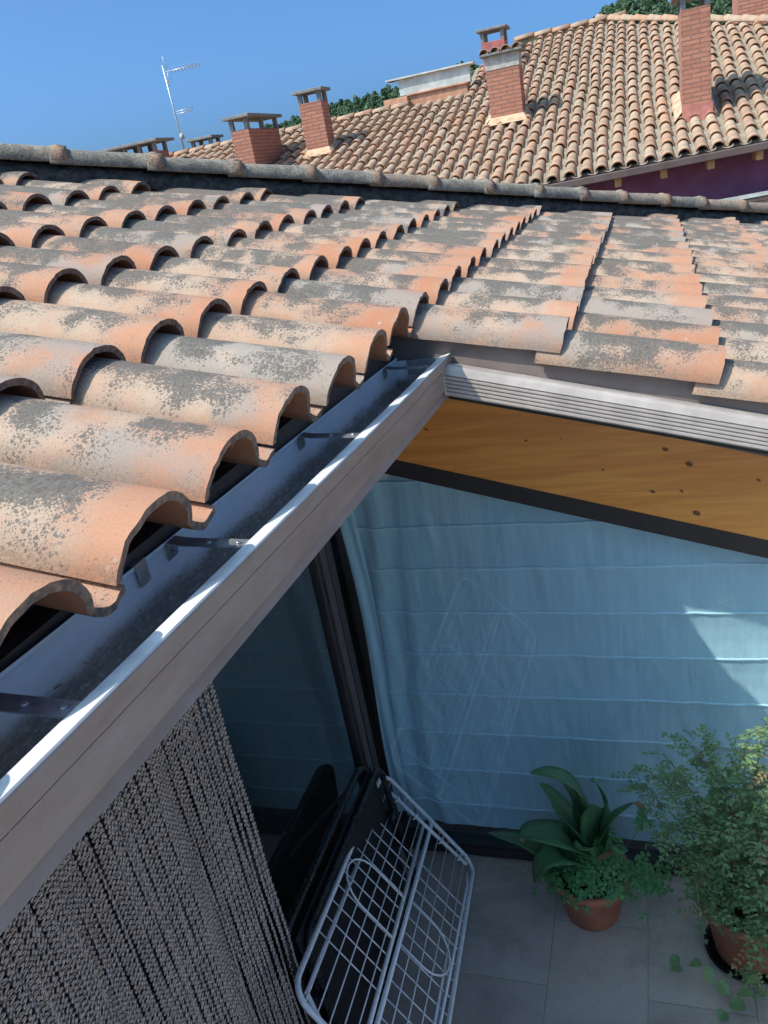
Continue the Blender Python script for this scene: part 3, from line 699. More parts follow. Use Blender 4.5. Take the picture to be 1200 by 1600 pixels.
# ------------------------------------------------------------------ chain curtain
cur = thing('chain_curtain', (-0.36, 0.2, -1.92), 'dense grey metal chain curtain hanging under the gutter in front of the glass door', 'curtain')
LNK = 0.0132; ZT = -0.565; NL = 110
def strand(seed):
    rs = random.Random(seed); mb = MB()
    for i in range(NL):
        z = -LNK * (i + 0.5); a = R(12) * (1 if i % 2 else -1) + rs.uniform(-.15, .15) + 0.35 * math.sin(i * 0.045 + seed); ca, sa = math.cos(a), math.sin(a)
        ox = 0.002 * math.sin(i * 0.21 + seed); pts = []
        for wv, hv, dv in ((-0.0022, 0.0058, 0.0022), (0.0012, 0.0078, 0.0012), (0.0050, 0.0066, 0.0), (0.0056, 0.0030, -0.0010), (0.0, 0.0, 0.0), (-0.0056, -0.0030, 0.0010), (-0.0050, -0.0066, 0.0), (-0.0012, -0.0078, -0.0012), (0.0022, -0.0058, -0.0022)):
            pts.append(Vector((wv * sa + dv * ca + ox, wv * ca - dv * sa, z + hv)))
        mb.tube(pts, 0.0023, 5)
    return mb
m = MB(); m.bx(-0.392, -0.350, -0.9, 0.672, ZT, ZT + 0.022); m.build('curtain_rail', M_FRAMEB, cur)
protos = []
for q in range(3):
    CUR[0] = False; mb = strand(q * 3 + 1); CUR[0] = True
    o = mb.build('chain_strand', M_CHAIN, None, fix=False); o.parent = cur; protos.append(o)
ys = []; y = 0.662
while y > -0.345 and len(ys) < 100: ys.append(y); y -= 0.0102
for i, y in enumerate(ys):
    o = protos[i] if i < 3 else protos[i % 3].copy()
    if i >= 3: COL.objects.link(o); o.parent = cur
    wave = 0.012 * math.sin(y * 21) + 0.007 * math.sin(y * 47 + 1)
    o.location = T_((-0.372 + wave + random.uniform(-.002, .002), y + random.uniform(-.0016, .0016), ZT - random.uniform(0, 0.003))) - cur.location
    o.rotation_euler = (random.uniform(-.003, .003) + R(0.35), random.uniform(-.004, .004), random.uniform(-.25, .25))

# ------------------------------------------------------------------ white folding airer (wire grid) leaning in the corner
rb = Vector((0.6379, -0.1035, -0.7631)); ra = Vector((0.1072, -0.9693, 0.2211)); rn_ = rb.cross(ra).normalized(); RA0 = Vector((-0.376, 1.476, -1.583))
if rn_.z < 0: rn_ = -rn_
def rk(s, w, h=0.0): return RA0 + ra * s + rb * w + rn_ * h
rack = thing('drying_rack', tuple(rk(0.95, 0.40)), 'folded white wire drying rack with two grid wings leaning in the glass corner', 'drying rack')
def rrect(s0, s1, w0, w1, r, h=0.0, n=6):
    P = []
    for (cs, cw, a0) in ((s0 + r, w0 + r, 270), (s0 + r, w1 - r, 180), (s1 - r, w1 - r, 90), (s1 - r, w0 + r, 0)):
        for k in range(n + 1):
            a = R(a0 - 90 * k / n); P.append(rk(cs + r * math.cos(a), cw + r * math.sin(a), h))
    return P
S1 = 0.985
m = MB(); m.tube(rrect(0.0, S1, -0.021, 0.425, 0.055), 0.0072, 10, closed=True); m.build('outer_frame', M_WIRE, rack)
def wing(w0, w1, wires, crs, name):
    mb = MB()
    for w in wires: mb.tube([rk(0.012, w, 0.003), rk(S1 - 0.008, w, 0.003)], 0.0018, 6)
    for s_ in crs: mb.tube([rk(s_, w0, -0.001), rk(s_, w1, -0.001)], 0.0018, 6)
    return mb.build(name, M_WIRE, rack)
wing(-0.018, 0.190, [0.018, 0.056, 0.094, 0.132, 0.168], [0.235 + 0.0605 * k for k in range(10)], 'wing_grid')
wing(0.220, 0.418, [0.256, 0.299, 0.342, 0.378], [0.232 + 0.0605 * k for k in range(12)], 'wing_grid')
m = MB(); m.tube([rk(0.062, 0.190), rk(S1 - 0.01, 0.197)], 0.0062, 8); m.tube([rk(0.040, 0.1965, -0.008), rk(0.062, 0.190)], 0.0055, 8); m.build('wing_rail', M_WIRE, rack)
m = MB(); m.tube([rk(0.0, 0.20), rk(0.008, 0.213), rk(0.03, 0.2195), rk(S1 - 0.01, 0.216)], 0.0068, 8); m.build('wing_rail', M_WIRE, rack)
m = MB(); m.tube([rk(0.075, 0.400), rk(0.125, 0.410), rk(S1 - 0.02, 0.394)], 0.0045, 8); m.build('wing_rail', M_WIRE, rack)
m = MB(); m.tube([rk(0.078, 0.030, 0.009), rk(0.052, 0.386, 0.009)], 0.0062, 8)
hk = m.build('crossbar', M_WIRE, rack)
for w in (0.056, 0.141, 0.261, 0.346):
    s_ = 0.080 - 0.07 * (w - 0.03) * 1.05; mb = MB()
    mb.tube([rk(s_ + 0.012 * math.cos(t), w + 0.004, 0.009 + 0.010 * math.sin(t)) for t in [R(q) for q in range(-60, 241, 30)]], 0.0032, 6)
    mb.build('hook', M_WIRE, hk)
def oval(wa, wb, s0, s1, left):
    r = (s1 - s0) / 2; c = (s0 + s1) / 2; P = []
    for k in range(13):
        a = R(-90 + 180 * k / 12); P.append(rk(c + r * math.sin(a), (wa + r - r * math.cos(a) * 1.0) if left else (wb - r + r * math.cos(a)), 0.006))
    P = [rk(s0, wb if left else wa, 0.006)] + P + [rk(s1, wb if left else wa, 0.006)]
    mb = MB(); mb.tube(P, 0.0029, 8); return mb.build('handle_loop', M_WIRE, rack)
oval(-0.012, 0.190, 0.435, 0.600, True); oval(0.222, 0.392, 0.418, 0.595, False)
for w in (0.02, 0.39):
    mb = MB(); a = rk(S1 - 0.04, w, -0.01); foot = Vector((a.x + (0.10 if w < 0.1 else 0.02), a.y - 0.02, -1.914))
    mb.tube([rk(0.45, w, -0.012), a], 0.006, 8); mb.tube([a, foot], 0.006, 8); mb.build('leg', M_WIRE, rack)
# ------------------------------------------------------------------ black folded chair behind it
ch = thing('folding_chair', (-0.35, 0.95, -1.92), 'folded black chair with dark mesh standing against the dark glass behind the white rack', 'chair')
def chrect(y0, y1, z0, z1, x0, lean, r=0.06):
    P = []
    for (cy, cz, a0) in ((y0 + r, z1 - r, 180), (y1 - r, z1 - r, 90), (y1 - r, z0 + r, 0), (y0 + r, z0 + r, -90)):
        for k in range(7):
            a = R(a0 - 90 * k / 6); yy = cy + r * math.cos(a); zz = cz + r * math.sin(a)
            P.append(Vector((x0 - lean * (zz + 1.92), yy, zz)))
    return P
m = MB(); m.tube(chrect(0.655, 1.30, -1.905, -1.365, -0.320, 0.09), 0.011, 10, closed=True); m.build('frame', M_BLACK, ch)
m = MB(); m.tube(chrect(0.69, 1.335, -1.905, -1.40, -0.285, 0.09), 0.010, 10, closed=True); m.build('frame', M_BLACK, ch)
m = MB()
m.grid(lambda u, v: Vector((-0.300 - 0.09 * (0.03 + 0.5 * v) + 0.006 * math.sin(3.14 * v), 0.68 + 0.62 * u, -1.89 + 0.505 * v)), 20, 16)
m.build('seat_mesh', M_BLACKF, ch, fix=False, solid=0.002)
m = MB(); m.bx(-0.345, -0.300, 0.66, 0.69, -1.60, -1.57); m.build('armrest', M_BLACK, ch, bevel=0.004)
m = MB(); m.bx(-0.345, -0.300, 1.28, 1.31, -1.60, -1.57); m.build('armrest', M_BLACK, ch, bevel=0.004)

# ------------------------------------------------------------------ potted plants
def leaf(mb, P, width, fold=0.25, tint=None, nseg=None, shape=None, up=Vector((0, 0, 1)), mi=0):
    """blade following the points P, widest before its middle, folded along the midrib"""
    P = [Vector(p) for p in P]; Q = []
    n = nseg or 12
    for i in range(n + 1):           # Catmull-Rom
        t = i / n * (len(P) - 1); k = min(int(t), len(P) - 2); f = t - k
        p0, p1, p2, p3 = P[max(k - 1, 0)], P[k], P[k + 1], P[min(k + 2, len(P) - 1)]
        Q.append(0.5 * ((2 * p1) + (p2 - p0) * f + (2 * p0 - 5 * p1 + 4 * p2 - p3) * f * f + (3 * p1 - p0 - 3 * p2 + p3) * f ** 3))
    vs = []
    for i, q in enumerate(Q):
        t = i / n; T = (Q[min(i + 1, n)] - Q[max(i - 1, 0)]).normalized(); side = T.cross(up)
        if side.length < 1e-3: side = T.orthogonal()
        side.normalize(); nm = side.cross(T)
        w = width * (shape(t) if shape else (math.sin(math.pi * min(1, t ** 0.75 * 0.98 + 0.02)) ** 0.85 if t > 0.12 else 0.16 + 2.2 * t))
        wv = 1 + 0.06 * math.sin(t * 17 + width * 400)
        vs += [q - side * w * wv + nm * w * fold, q - side * w * 0.5 + nm * w * fold * 0.35, q, q + side * w * 0.5 + nm * w * fold * 0.35, q + side * w * (2 - wv) + nm * w * fold]
    fs = [(i * 5 + k, i * 5 + k + 1, (i + 1) * 5 + k + 1, (i + 1) * 5 + k) for i in range(n) for k in range(4)]
    mb.add(vs, fs, mi, True, [(i / n, k / 4) for i in range(n + 1) for k in range(5)], tint or (random.random(), 0, 0))

PC = Vector((0.296, 1.315, -1.92))
pot1 = thing('potted_plant', tuple(PC), 'terracotta pot of broad dark leaves above clover standing alone on the floor before the blind', 'potted plant', 'potted plants on the terrace floor')
def pot_mesh(c, rb_, rt, h, rimh=0.03):
    mb = MB(); mb.lathe(c, [(0.0, 0.001), (rb_ * .9, 0.001), (rb_, 0.004), (rb_ + (rt - rb_) * .8, h - rimh - 0.002), (rt - 0.004, h - rimh), (rt + 0.004, h - rimh + 0.004), (rt + 0.006, h - 0.004), (rt + 0.001, h), (rt - 0.009, h), (rt - 0.012, h - 0.02), (rt - 0.016, h - 0.04)], 48)
    return mb
pot_mesh(PC, 0.080, 0.118, 0.178).build('pot', M_POT, pot1)
mb = MB(); mb.grid(lambda u, v: PC + Vector((0.102 * v * math.cos(6.2832 * u), 0.102 * v * math.sin(6.2832 * u), 0.146 + 0.008 * noise.noise(Vector((u * 9, v * 9, 1))))), 28, 6); mb.build('soil', M_SOIL, pot1, fix=False)
ZR = PC + Vector((0, 0, 0.15))
LV = [  # (points relative to the world, half width, droop fold)
    ([ZR + Vector((0.02, 0.01, 0)), (0.305, 1.33, -1.60), (0.285, 1.325, -1.44), (0.215, 1.30, -1.365), (0.158, 1.285, -1.355)], 0.026),
    ([ZR + Vector((-0.03, 0, 0)), (0.21, 1.28, -1.68), (0.12, 1.26, -1.60), (0.018, 1.245, -1.560)], 0.024),
    ([ZR + Vector((-0.01, -0.01, 0)), (0.27, 1.26, -1.60), (0.215, 1.235, -1.535), (0.150, 1.205, -1.510), (0.135, 1.19, -1.515)], 0.034),
    ([ZR + Vector((-0.02, -0.02, 0)), (0.24, 1.22, -1.60), (0.185, 1.185, -1.585), (0.155, 1.165, -1.66)], 0.030),
    ([ZR + Vector((0.0, 0.03, 0)), (0.285, 1.35, -1.62), (0.265, 1.36, -1.50), (0.225, 1.36, -1.42)], 0.027),
    ([ZR + Vector((0.01, 0.02, 0)), (0.295, 1.33, -1.62), (0.29, 1.33, -1.52), (0.275, 1.32, -1.43)], 0.030),
    ([ZR + Vector((0.01, 0.0, 0)), (0.315, 1.31, -1.62), (0.325, 1.30, -1.52), (0.33, 1.28, -1.45)], 0.026),
    ([ZR + Vector((0.03, 0.01, 0)), (0.345, 1.33, -1.63), (0.355, 1.34, -1.50), (0.338, 1.33, -1.415), (0.325, 1.325, -1.405)], 0.017),
    ([ZR + Vector((0.03, 0.0, 0)), (0.345, 1.30, -1.60), (0.39, 1.29, -1.50), (0.445, 1.27, -1.425)], 0.024),
    ([ZR + Vector((0.04, -0.01, 0)), (0.36, 1.26, -1.62), (0.40, 1.23, -1.57), (0.375, 1.22, -1.55)], 0.018),
    ([ZR + Vector((-0.03, 0.03, 0)), (0.25, 1.36, -1.62), (0.20, 1.37, -1.52), (0.165, 1.37, -1.47)], 0.024),
    ([ZR + Vector((0.02, -0.02, 0)), (0.30, 1.25, -1.62), (0.30, 1.215, -1.55), (0.28, 1.20, -1.54)], 0.024),
    ([ZR + Vector((0.0, 0.0, 0)), (0.28, 1.29, -1.64), (0.26, 1.27, -1.54), (0.235, 1.25, -1.47)], 0.026),
]
for P, w in LV:
    mb = MB(); leaf(mb, P, w * 1.75, 0.16, nseg=16); mb.build('broad_leaf', M_ASPI, pot1, fix=False, solid=0.0006)
for P, w in (([(0.445, 1.27, -1.425), (0.462, 1.268, -1.44), (0.463, 1.262, -1.475)], 0.013), ([(0.135, 1.19, -1.515), (0.130, 1.185, -1.525)], 0.010), ([(0.33, 1.22, -1.60), (0.37, 1.215, -1.575), (0.39, 1.21, -1.55)], 0.011)):
    mb = MB(); leaf(mb, P, w, 0.35, nseg=6); mb.build('dry_leaf_tip', M_DRY, pot1, fix=False, solid=0.0006)
mb = MB(); rs = random.Random(3)
def clover(mb, c, r, nrm):
    nrm = nrm.normalized(); a0 = rs.uniform(0, 6.28); tx = nrm.orthogonal().normalized(); ty = nrm.cross(tx); tn = (rs.random(), rs.random(), 0)
    for k in range(3):
        a = a0 + k * 2.094; d = tx * math.cos(a) + ty * math.sin(a); s_ = nrm.cross(d)
        dz = -0.18 * r
        vs = [c, c + d * r * .5 + s_ * r * .42 + nrm * .02 * r, c + d * r + s_ * r * .38 + nrm * dz, c + d * r * .84 + nrm * dz * .6, c + d * r - s_ * r * .38 + nrm * dz, c + d * r * .5 - s_ * r * .42 + nrm * .02 * r]
        mb.add(vs, [(0, 1, 2, 3), (0, 3, 4, 5)], 0, True, None, tn)
for _ in range(330):
    a = rs.uniform(0, 6.28); q = math.sqrt(rs.random()); rr = q * 0.135
    x, y_ = rr * math.cos(a) * 1.0, rr * math.sin(a)
    if y_ > 0.02 and rs.random() < 0.5: y_ = -y_ * 0.8
    z = 0.185 + 0.065 * (1 - q * q) + rs.uniform(-.02, .055) - (0.02 * max(0, q - .75) / .25)
    c = PC + Vector((x, y_, z)); clover(mb, c, rs.uniform(0.010, 0.018), Vector((x * 3, y_ * 3 - 0.25, 0.5 + rs.uniform(-.1, .2))))
for _ in range(70):     # trailing spray at the right
    c = PC + Vector((rs.gauss(0.165, 0.028), rs.gauss(-0.01, 0.03), rs.gauss(0.175, 0.032))); clover(mb, c, rs.uniform(0.010, 0.017), Vector((0.2, -0.5, 0.6)))
for _ in range(26):
    c = PC + Vector((rs.gauss(-0.125, 0.018), rs.gauss(-0.02, 0.03), rs.gauss(0.18, 0.03))); clover(mb, c, rs.uniform(0.009, 0.015), Vector((-0.2, -0.5, 0.6)))
for _ in range(14):
    c = Vector((rs.gauss(0.465, 0.010), rs.gauss(1.25, 0.01), rs.gauss(-1.475, 0.022))); clover(mb, c, rs.uniform(0.010, 0.016), Vector((0.2, -0.6, 0.5)))
tag(mb.build('clover_foliage', M_OXAL, pot1, fix=False), kind='stuff')
mb = MB()
for _ in range(60):
    a = rs.uniform(0, 6.28); q = rs.random() * 0.09; p0 = PC + Vector((q * math.cos(a), q * math.sin(a), 0.15)); p1 = p0 + Vector((0.4 * q * math.cos(a), 0.4 * q * math.sin(a) - .01, rs.uniform(0.04, 0.10)))
    mb.tube([p0, (p0 + p1) / 2 + Vector((0, 0, 0.01)), p1], 0.0009, 4)
mb.tube([ZR + Vector((0.05, -0.01, 0)), (0.42, 1.27, -1.58), (0.462, 1.25, -1.49)], 0.0012, 4)
tag(mb.build('thin_stems', M_OXAL, pot1, fix=False), kind='stuff')

# shrub at the right
QC = Vector((0.735, 1.235, -1.92))
pot2 = thing('potted_plant', tuple(QC), 'tall bushy green shrub with tiny leaflets in a terracotta pot on a dark saucer', 'potted plant', 'potted plants on the terrace floor')
pot_mesh(QC + Vector((0, 0, 0.018)), 0.088, 0.124, 0.20).build('pot', M_POT, pot2)
mb = MB(); mb.lathe(QC, [(0, 0.001), (0.09, 0.001), (0.108, 0.010), (0.118, 0.024), (0.112, 0.024), (0.104, 0.012), (0.0, 0.012)], 40); mb.build('saucer', M_BLACK, pot2)
mb = MB(); mb.grid(lambda u, v: QC + Vector((0.10 * v * math.cos(6.2832 * u), 0.10 * v * math.sin(6.2832 * u), 0.188 + 0.008 * noise.noise(Vector((u * 9, v * 9, 4))))), 28, 6); mb.build('soil', M_SOIL, pot2, fix=False)
rs = random.Random(11)
mbL, mbS, mbD = MB(), MB(), MB()
def leaflet(mb, p, d, r, nrm):
    s_ = d.cross(nrm)
    if s_.length < 1e-4: s_ = d.orthogonal()
    s_.normalize(); q = d.normalized(); n = s_.cross(q)
    mb.add([p, p + q * r * .5 + s_ * r * .28 + n * r * .08, p + q * r, p + q * r * .5 - s_ * r * .28 + n * r * .08], [(0, 1, 2), (0, 2, 3)], 0, False, None, (rs.random(), 0, 0))
def frond(p, d, ln, nl, mb):
    d = d.normalized(); pts = []
    for i in range(nl + 1):
        t = i / nl; pts.append(p + d * ln * t + Vector((0, 0, -0.25 * ln * t * t)))
    mbS.tube([pts[0], pts[nl // 2], pts[-1]], 0.0006, 3, cap=False)
    side = d.cross(Vector((0, 0, 1))); side = side.normalized() if side.length > .01 else Vector((1, 0, 0)); nm = side.cross(d)
    for i in range(1, nl + 1):
        r = rs.uniform(0.013, 0.020) * (1.1 - 0.3 * i / nl)
        for sg in (-1, 1):
            leaflet(mb, pts[i], (d * 0.55 + side * sg + nm * rs.uniform(-.3, .3)), r, nm + Vector((rs.uniform(-.4, .4), rs.uniform(-.4, .4), 0)))
    leaflet(mb, pts[-1], d, 0.016, nm)
ANCH = [  # branch ends, world space
    (0.455, 1.20, -1.285), (0.50, 1.21, -1.265), (0.545, 1.20, -1.21), (0.588, 1.20, -1.145), (0.60, 1.22, -1.17), (0.64, 1.21, -1.16), (0.72, 1.20, -1.13), (0.76, 1.20, -1.10), (0.80, 1.2, -1.12),
    (0.66, 1.2, -1.27), (0.70, 1.19, -1.30), (0.60, 1.18, -1.33), (0.56, 1.17, -1.38), (0.52, 1.17, -1.44), (0.55, 1.16, -1.50), (0.62, 1.15, -1.45), (0.68, 1.14, -1.40), (0.75, 1.13, -1.35), (0.80, 1.13, -1.30),
    (0.78, 1.12, -1.22), (0.62, 1.13, -1.58), (0.66, 1.11, -1.62), (0.71, 1.10, -1.55), (0.76, 1.09, -1.50), (0.82, 1.10, -1.45), (0.61, 1.14, -1.66), (0.72, 1.07, -1.68), (0.78, 1.06, -1.64), (0.74, 1.04, -1.80),
    (0.84, 1.05, -1.60), (0.86, 1.12, -1.38), (0.88, 1.1, -1.52), (0.85, 1.05, -1.72), (0.9, 1.15, -1.2), (0.67, 1.22, -1.35), (0.63, 1.25, -1.42), (0.72, 1.25, -1.4), (0.78, 1.27, -1.3), (0.8, 1.3, -1.45), (0.66, 1.3, -1.55), (0.7, 1.35, -1.3)]
for P in ANCH:
    end = Vector(P); st_ = QC + Vector((rs.gauss(0, .03), rs.gauss(0, .03), 0.2)); mid = st_.lerp(end, 0.5) + Vector((rs.gauss(0, .02), rs.gauss(0, .02), 0.07))
    path = []
    for i in range(9):
        t = i / 8; path.append(st_ * (1 - t) ** 2 + mid * 2 * t * (1 - t) + end * t * t)
    mbS.tube(path, [0.0038 - 0.0028 * i / 8 for i in range(9)], 5)
    for i in range(3, 9):
        for _ in range(5 if i > 4 else 2):
            d = Vector((rs.gauss(0, 1), rs.gauss(-.25, 1), rs.gauss(0.15, .7))); p = path[i] + Vector((rs.gauss(0, .018), rs.gauss(0, .018), rs.gauss(0, .018)))
            frond(p, d, rs.uniform(0.035, 0.065), rs.randint(3, 5), mbL if rs.random() > 0.02 else mbD)
tag(mbL.build('foliage', M_SHRUB, pot2, fix=False), kind='stuff'); mbS.build('branches', M_STEM, pot2, fix=False); tag(mbD.build('dry_foliage', M_DRY, pot2, fix=False), kind='stuff')
# ivy-like weed at the foot of the shrub pot
for (x, y_, z, w, dx, dz) in ((0.545, 1.10, -1.80, .016, -.02, -.03), (0.575, 1.09, -1.81, .018, .03, .02), (0.555, 1.09, -1.835, .014, -.035, .01), (0.615, 1.08, -1.80, .018, .01, -.045), (0.67, 1.03, -1.865, .022, .04, .01), (0.66, 1.02, -1.89, .018, -.02, -.01), (0.69, 1.03, -1.82, .018, .03, .02), (0.71, 1.02, -1.76, .02, .03, .03), (0.64, 1.07, -1.845, .02, .03, -.02)):
    mb = MB(); leaf(mb, [(x, y_, z), (x + dx * .5, y_ - .01, z + dz * .5), (x + dx, y_ - .02, z + dz)], w, 0.3, nseg=6); mb.build('broad_leaf', M_SHRUB, pot2, fix=False)

CUR[0] = False
# ------------------------------------------------------------------ far house
far = thing('house', (-2.5, 16.0, -6.5), 'far maroon house with big tan clay tile hip roof and brick chimneys', 'house')
AF = R(17.3); ca_, sa_ = math.cos(AF), math.sin(AF); U_ = Vector((0, ca_, sa_)); NF = Vector((0, -sa_, ca_)); DF = -3.655
X_ = Vector((1, 0, 0))
def fy(y): return (DF + sa_ * y) / ca_                     # height of the roof plane at y
def fp(x, y, h=0.0): return Vector((x, y, fy(y))) + NF * h
def y_eave(x): return 12.0 + 0.075 * (x + 0.3)
def y_top(x):
    if x < -2.9: return 17.36
    if x < -1.75: return 19.3 + (x + 2.9) * 0.9
    if x < -0.13: return 20.75
    return 20.75 - (x + 0.13) * 1.03
CHX = []   # chimney footprints: tiles stop around them
EX = 0.425
mT, mP = MB(), MB()
def far_cover(x, y, ln, tint):
    n, ns = 10, 2; vs, uv = [], []
    for i in range(ns + 1):
        t = i / ns; d = ln * (1 - t) ; r = 0.088 - 0.020 * (1 - t)
        # d = distance up from the lower end
        for k in range(n + 1):
            a = math.pi * k / n; vs.append(fp(x, y, 0) + U_ * d + X_ * (r * math.cos(a)) + NF * (r * 0.95 * math.sin(a) - 0.083 - 0.045 * d)); uv.append((t, k / n))
    fs = [(i * (n + 1) + k, i * (n + 1) + k + 1, (i + 1) * (n + 1) + k + 1, (i + 1) * (n + 1) + k) for i in range(ns) for k in range(n)]
    mT.add(vs, fs, 0, True, uv, tint)
    # lower end: a ring of real thickness
    b = [fp(x, y, 0) + X_ * (r2 * math.cos(math.pi * k / n)) + NF * (r2 * 0.95 * math.sin(math.pi * k / n) - 0.083) for r2 in (0.088, 0.073) for k in range(n + 1)]
    mT.add(b, [(k, k + 1, n + 2 + k, n + 1 + k) for k in range(n)], 0, False, [(1, 0)] * len(b), tint)
    mT.add([p + (U_ * 0.12 if True else 0) for p in b[n + 1:]] + b[n + 1:], [(k, k + 1, n + 2 + k, n + 1 + k) for k in range(n)], 1, True)
for c in range(-46, 28):
    xc = -0.28 + c * 0.22; yb, yt = y_eave(xc), y_top(xc); rs = random.Random(c + 900)
    y = yb; row = 0
    while y < yt - 0.12:
        ln = min(0.50, (yt - y) / ca_ + 0.02)
        jx = rs.uniform(-.010, .010) + 0.012 * math.sin(y * 1.7 + c); tn = (rs.random(), rs.random(), rs.random())
        far_cover(xc + jx, y + rs.uniform(-.022, .022), ln, tn)
        # pan between this column and the next
        xp = xc + 0.11
        if y < y_top(xp) - 0.1:
            vs, uv = [], []
            for i in range(2):
                d = ln * i
                for k in range(7):
                    a = math.pi * k / 6; vs.append(fp(xp, y - 0.02, 0) + U_ * d + X_ * (0.075 * math.cos(a)) + NF * (-0.085 - 0.035 * math.sin(a) - 0.03 * i + 0.02)); uv.append((1 - i, 0.5))
            mP.add(vs, [(k, k + 1, 8 + k, 7 + k) for k in range(6)], 0, True, uv, tn)
        y += EX + rs.uniform(-.008, .008); row += 1
# bed under the far tiles, one slab per stretch of ridge
mb = MB()
def fslab(pts, h0=-0.10, h1=-0.20):
    n = len(pts); mb.add([fp(x, y, h0) for x, y in pts] + [fp(x, y, h1) for x, y in pts], [tuple(range(n)), tuple(range(2 * n - 1, n - 1, -1))] + [(i, n + i, n + (i + 1) % n, (i + 1) % n) for i in range(n)])
fslab([(-10.6, y_eave(-10.6) + .05), (-2.9, y_eave(-2.9) + .05), (-2.9, 17.36), (-10.6, 17.36)])
fslab([(-2.9, y_eave(-2.9) + .05), (-0.13, y_eave(-.13) + .05), (-0.13, 20.75), (-1.75, 20.75), (-1.75, 20.3), (-2.9, 19.3)])
fslab([(-0.13, y_eave(-.13) + .05), (5.9, y_eave(5.9) + .05), (5.9, 14.55), (-0.13, 20.75)])
mb.build('roof_bed', M_PANF, far)
o = mT.build('roof', [M_TILEF, M_DARK], far, fix=False); o['label'] = 'tan curved clay tiles in long straight columns'
mP.build('pan_tiles', M_PANF, far, fix=False)
# back slopes
mb = MB(); zr = fy(20.75)
mb.add([(-10.6, 17.36, fy(17.36) - .1), (-2.9, 17.36, fy(17.36) - .1), (-2.9, 24.0, fy(17.36) - 2.1), (-10.6, 24.0, fy(17.36) - 2.1)], [(0, 1, 2, 3)])
mb.add([(-2.9, 20.75, zr - .1), (-0.13, 20.75, zr - .1), (-0.13, 27.5, zr - 2.3), (-2.9, 27.5, zr - 2.3)], [(0, 1, 2, 3)])
mb.add([(-0.13, 20.75, zr - .1), (5.9, 14.55, fy(14.55) - .1), (5.9, 27.5, fy(14.55) - .1), (-0.13, 27.5, zr - 2.3)], [(0, 1, 2, 3)])
mb.build('far_roof_slope', M_TILEF, far, fix=False)
# ridge and hip caps
def caps(A, B, r=0.10, ln=0.40, nm='ridge_cap'):
    A, B = Vector(A), Vector(B); D = (B - A); tot = D.length; D.normalize(); sd = D.cross(Vector((0, 0, 1))).normalized(); up = sd.cross(D)
    k = 0; d = 0.0
    mb = MB()
    while d < tot:
        rs = random.Random(k + int(tot * 100)); tn = (rs.random(), rs.random(), rs.random()); vs, uv = [], []
        for i, t in enumerate((0, 0.5, 1)):
            rr = r * (0.86 + 0.14 * t)
            for q in range(11):
                a = math.pi * q / 10; vs.append(A + D * (d + (ln + .05) * t - .05) + sd * rr * math.cos(a) + up * (rr * math.sin(a) + 0.02 * t - 0.03)); uv.append((t, q / 10))
        mb.add(vs, [(i * 11 + q, i * 11 + q + 1, (i + 1) * 11 + q + 1, (i + 1) * 11 + q) for i in range(2) for q in range(10)], 0, True, uv, tn)
        d += ln; k += 1
    return mb.build(nm, M_TILEF, far, fix=True, solid=0.014)
caps((-2.15, 20.75, zr - 0.03), (-0.13, 20.75, zr - 0.03)); caps((5.9, 14.53, fy(14.53) - .03), (-0.13, 20.75, zr - .03), nm='hip_cap')
caps((-10.4, 17.36, fy(17.36) - .05), (-4.05, 17.36, fy(17.36) - .05), 0.085)
# lichen-yellow mortar under ridge
M_MOSS = simple('mossy_mortar', (0.34, 0.27, 0.13), 0.95, 0, 0.2, 8, .5)
for x0_, x1_, y0_, y1_, zq in ((-10.4, -4.0, 17.30, 17.46, fy(17.36)), (-2.2, -0.1, 20.70, 20.86, zr)):
    mb = MB(); mb.bx(x0_, x1_, y0_, y1_, zq - .16, zq - .03); mb.build('ridge_mortar', M_MOSS, far)
# raking edge of the left part of the high roof
# terrace parapet cut into the roof
mb = MB(); mb.bx(-4.25, -2.75, 17.66, 17.82, 1.735, 2.045)
par = mb.build('parapet', M_PALE, far, bevel=0.006)
mb = MB(); mb.bx(-4.50, -2.65, 17.58, 17.90, 2.045, 2.075)
mb.add([(-4.5, 17.58, 2.045), (-4.25, 17.60, 1.99), (-4.25, 17.88, 1.99), (-4.5, 17.90, 2.045)], [(0, 1, 2, 3)])
mb.build('coping', simple('coping_sheet', (0.56, 0.54, 0.47), .5, .1, .08, 5), par, fix=True)
mb = MB(); mb.bx(-4.02, -2.80, 17.50, 17.80, 1.42, 1.70); mb.bx(-4.05, -2.78, 17.46, 17.84, 1.70, 1.732); mb.build('parapet_base', M_ORANGER, far, bevel=0.005)
mb = MB(); mb.bx(-4.55, -4.04, 17.40, 17.52, 1.52, 1.70); mb.build('parapet_curb', M_ORANGER, far, bevel=0.01)

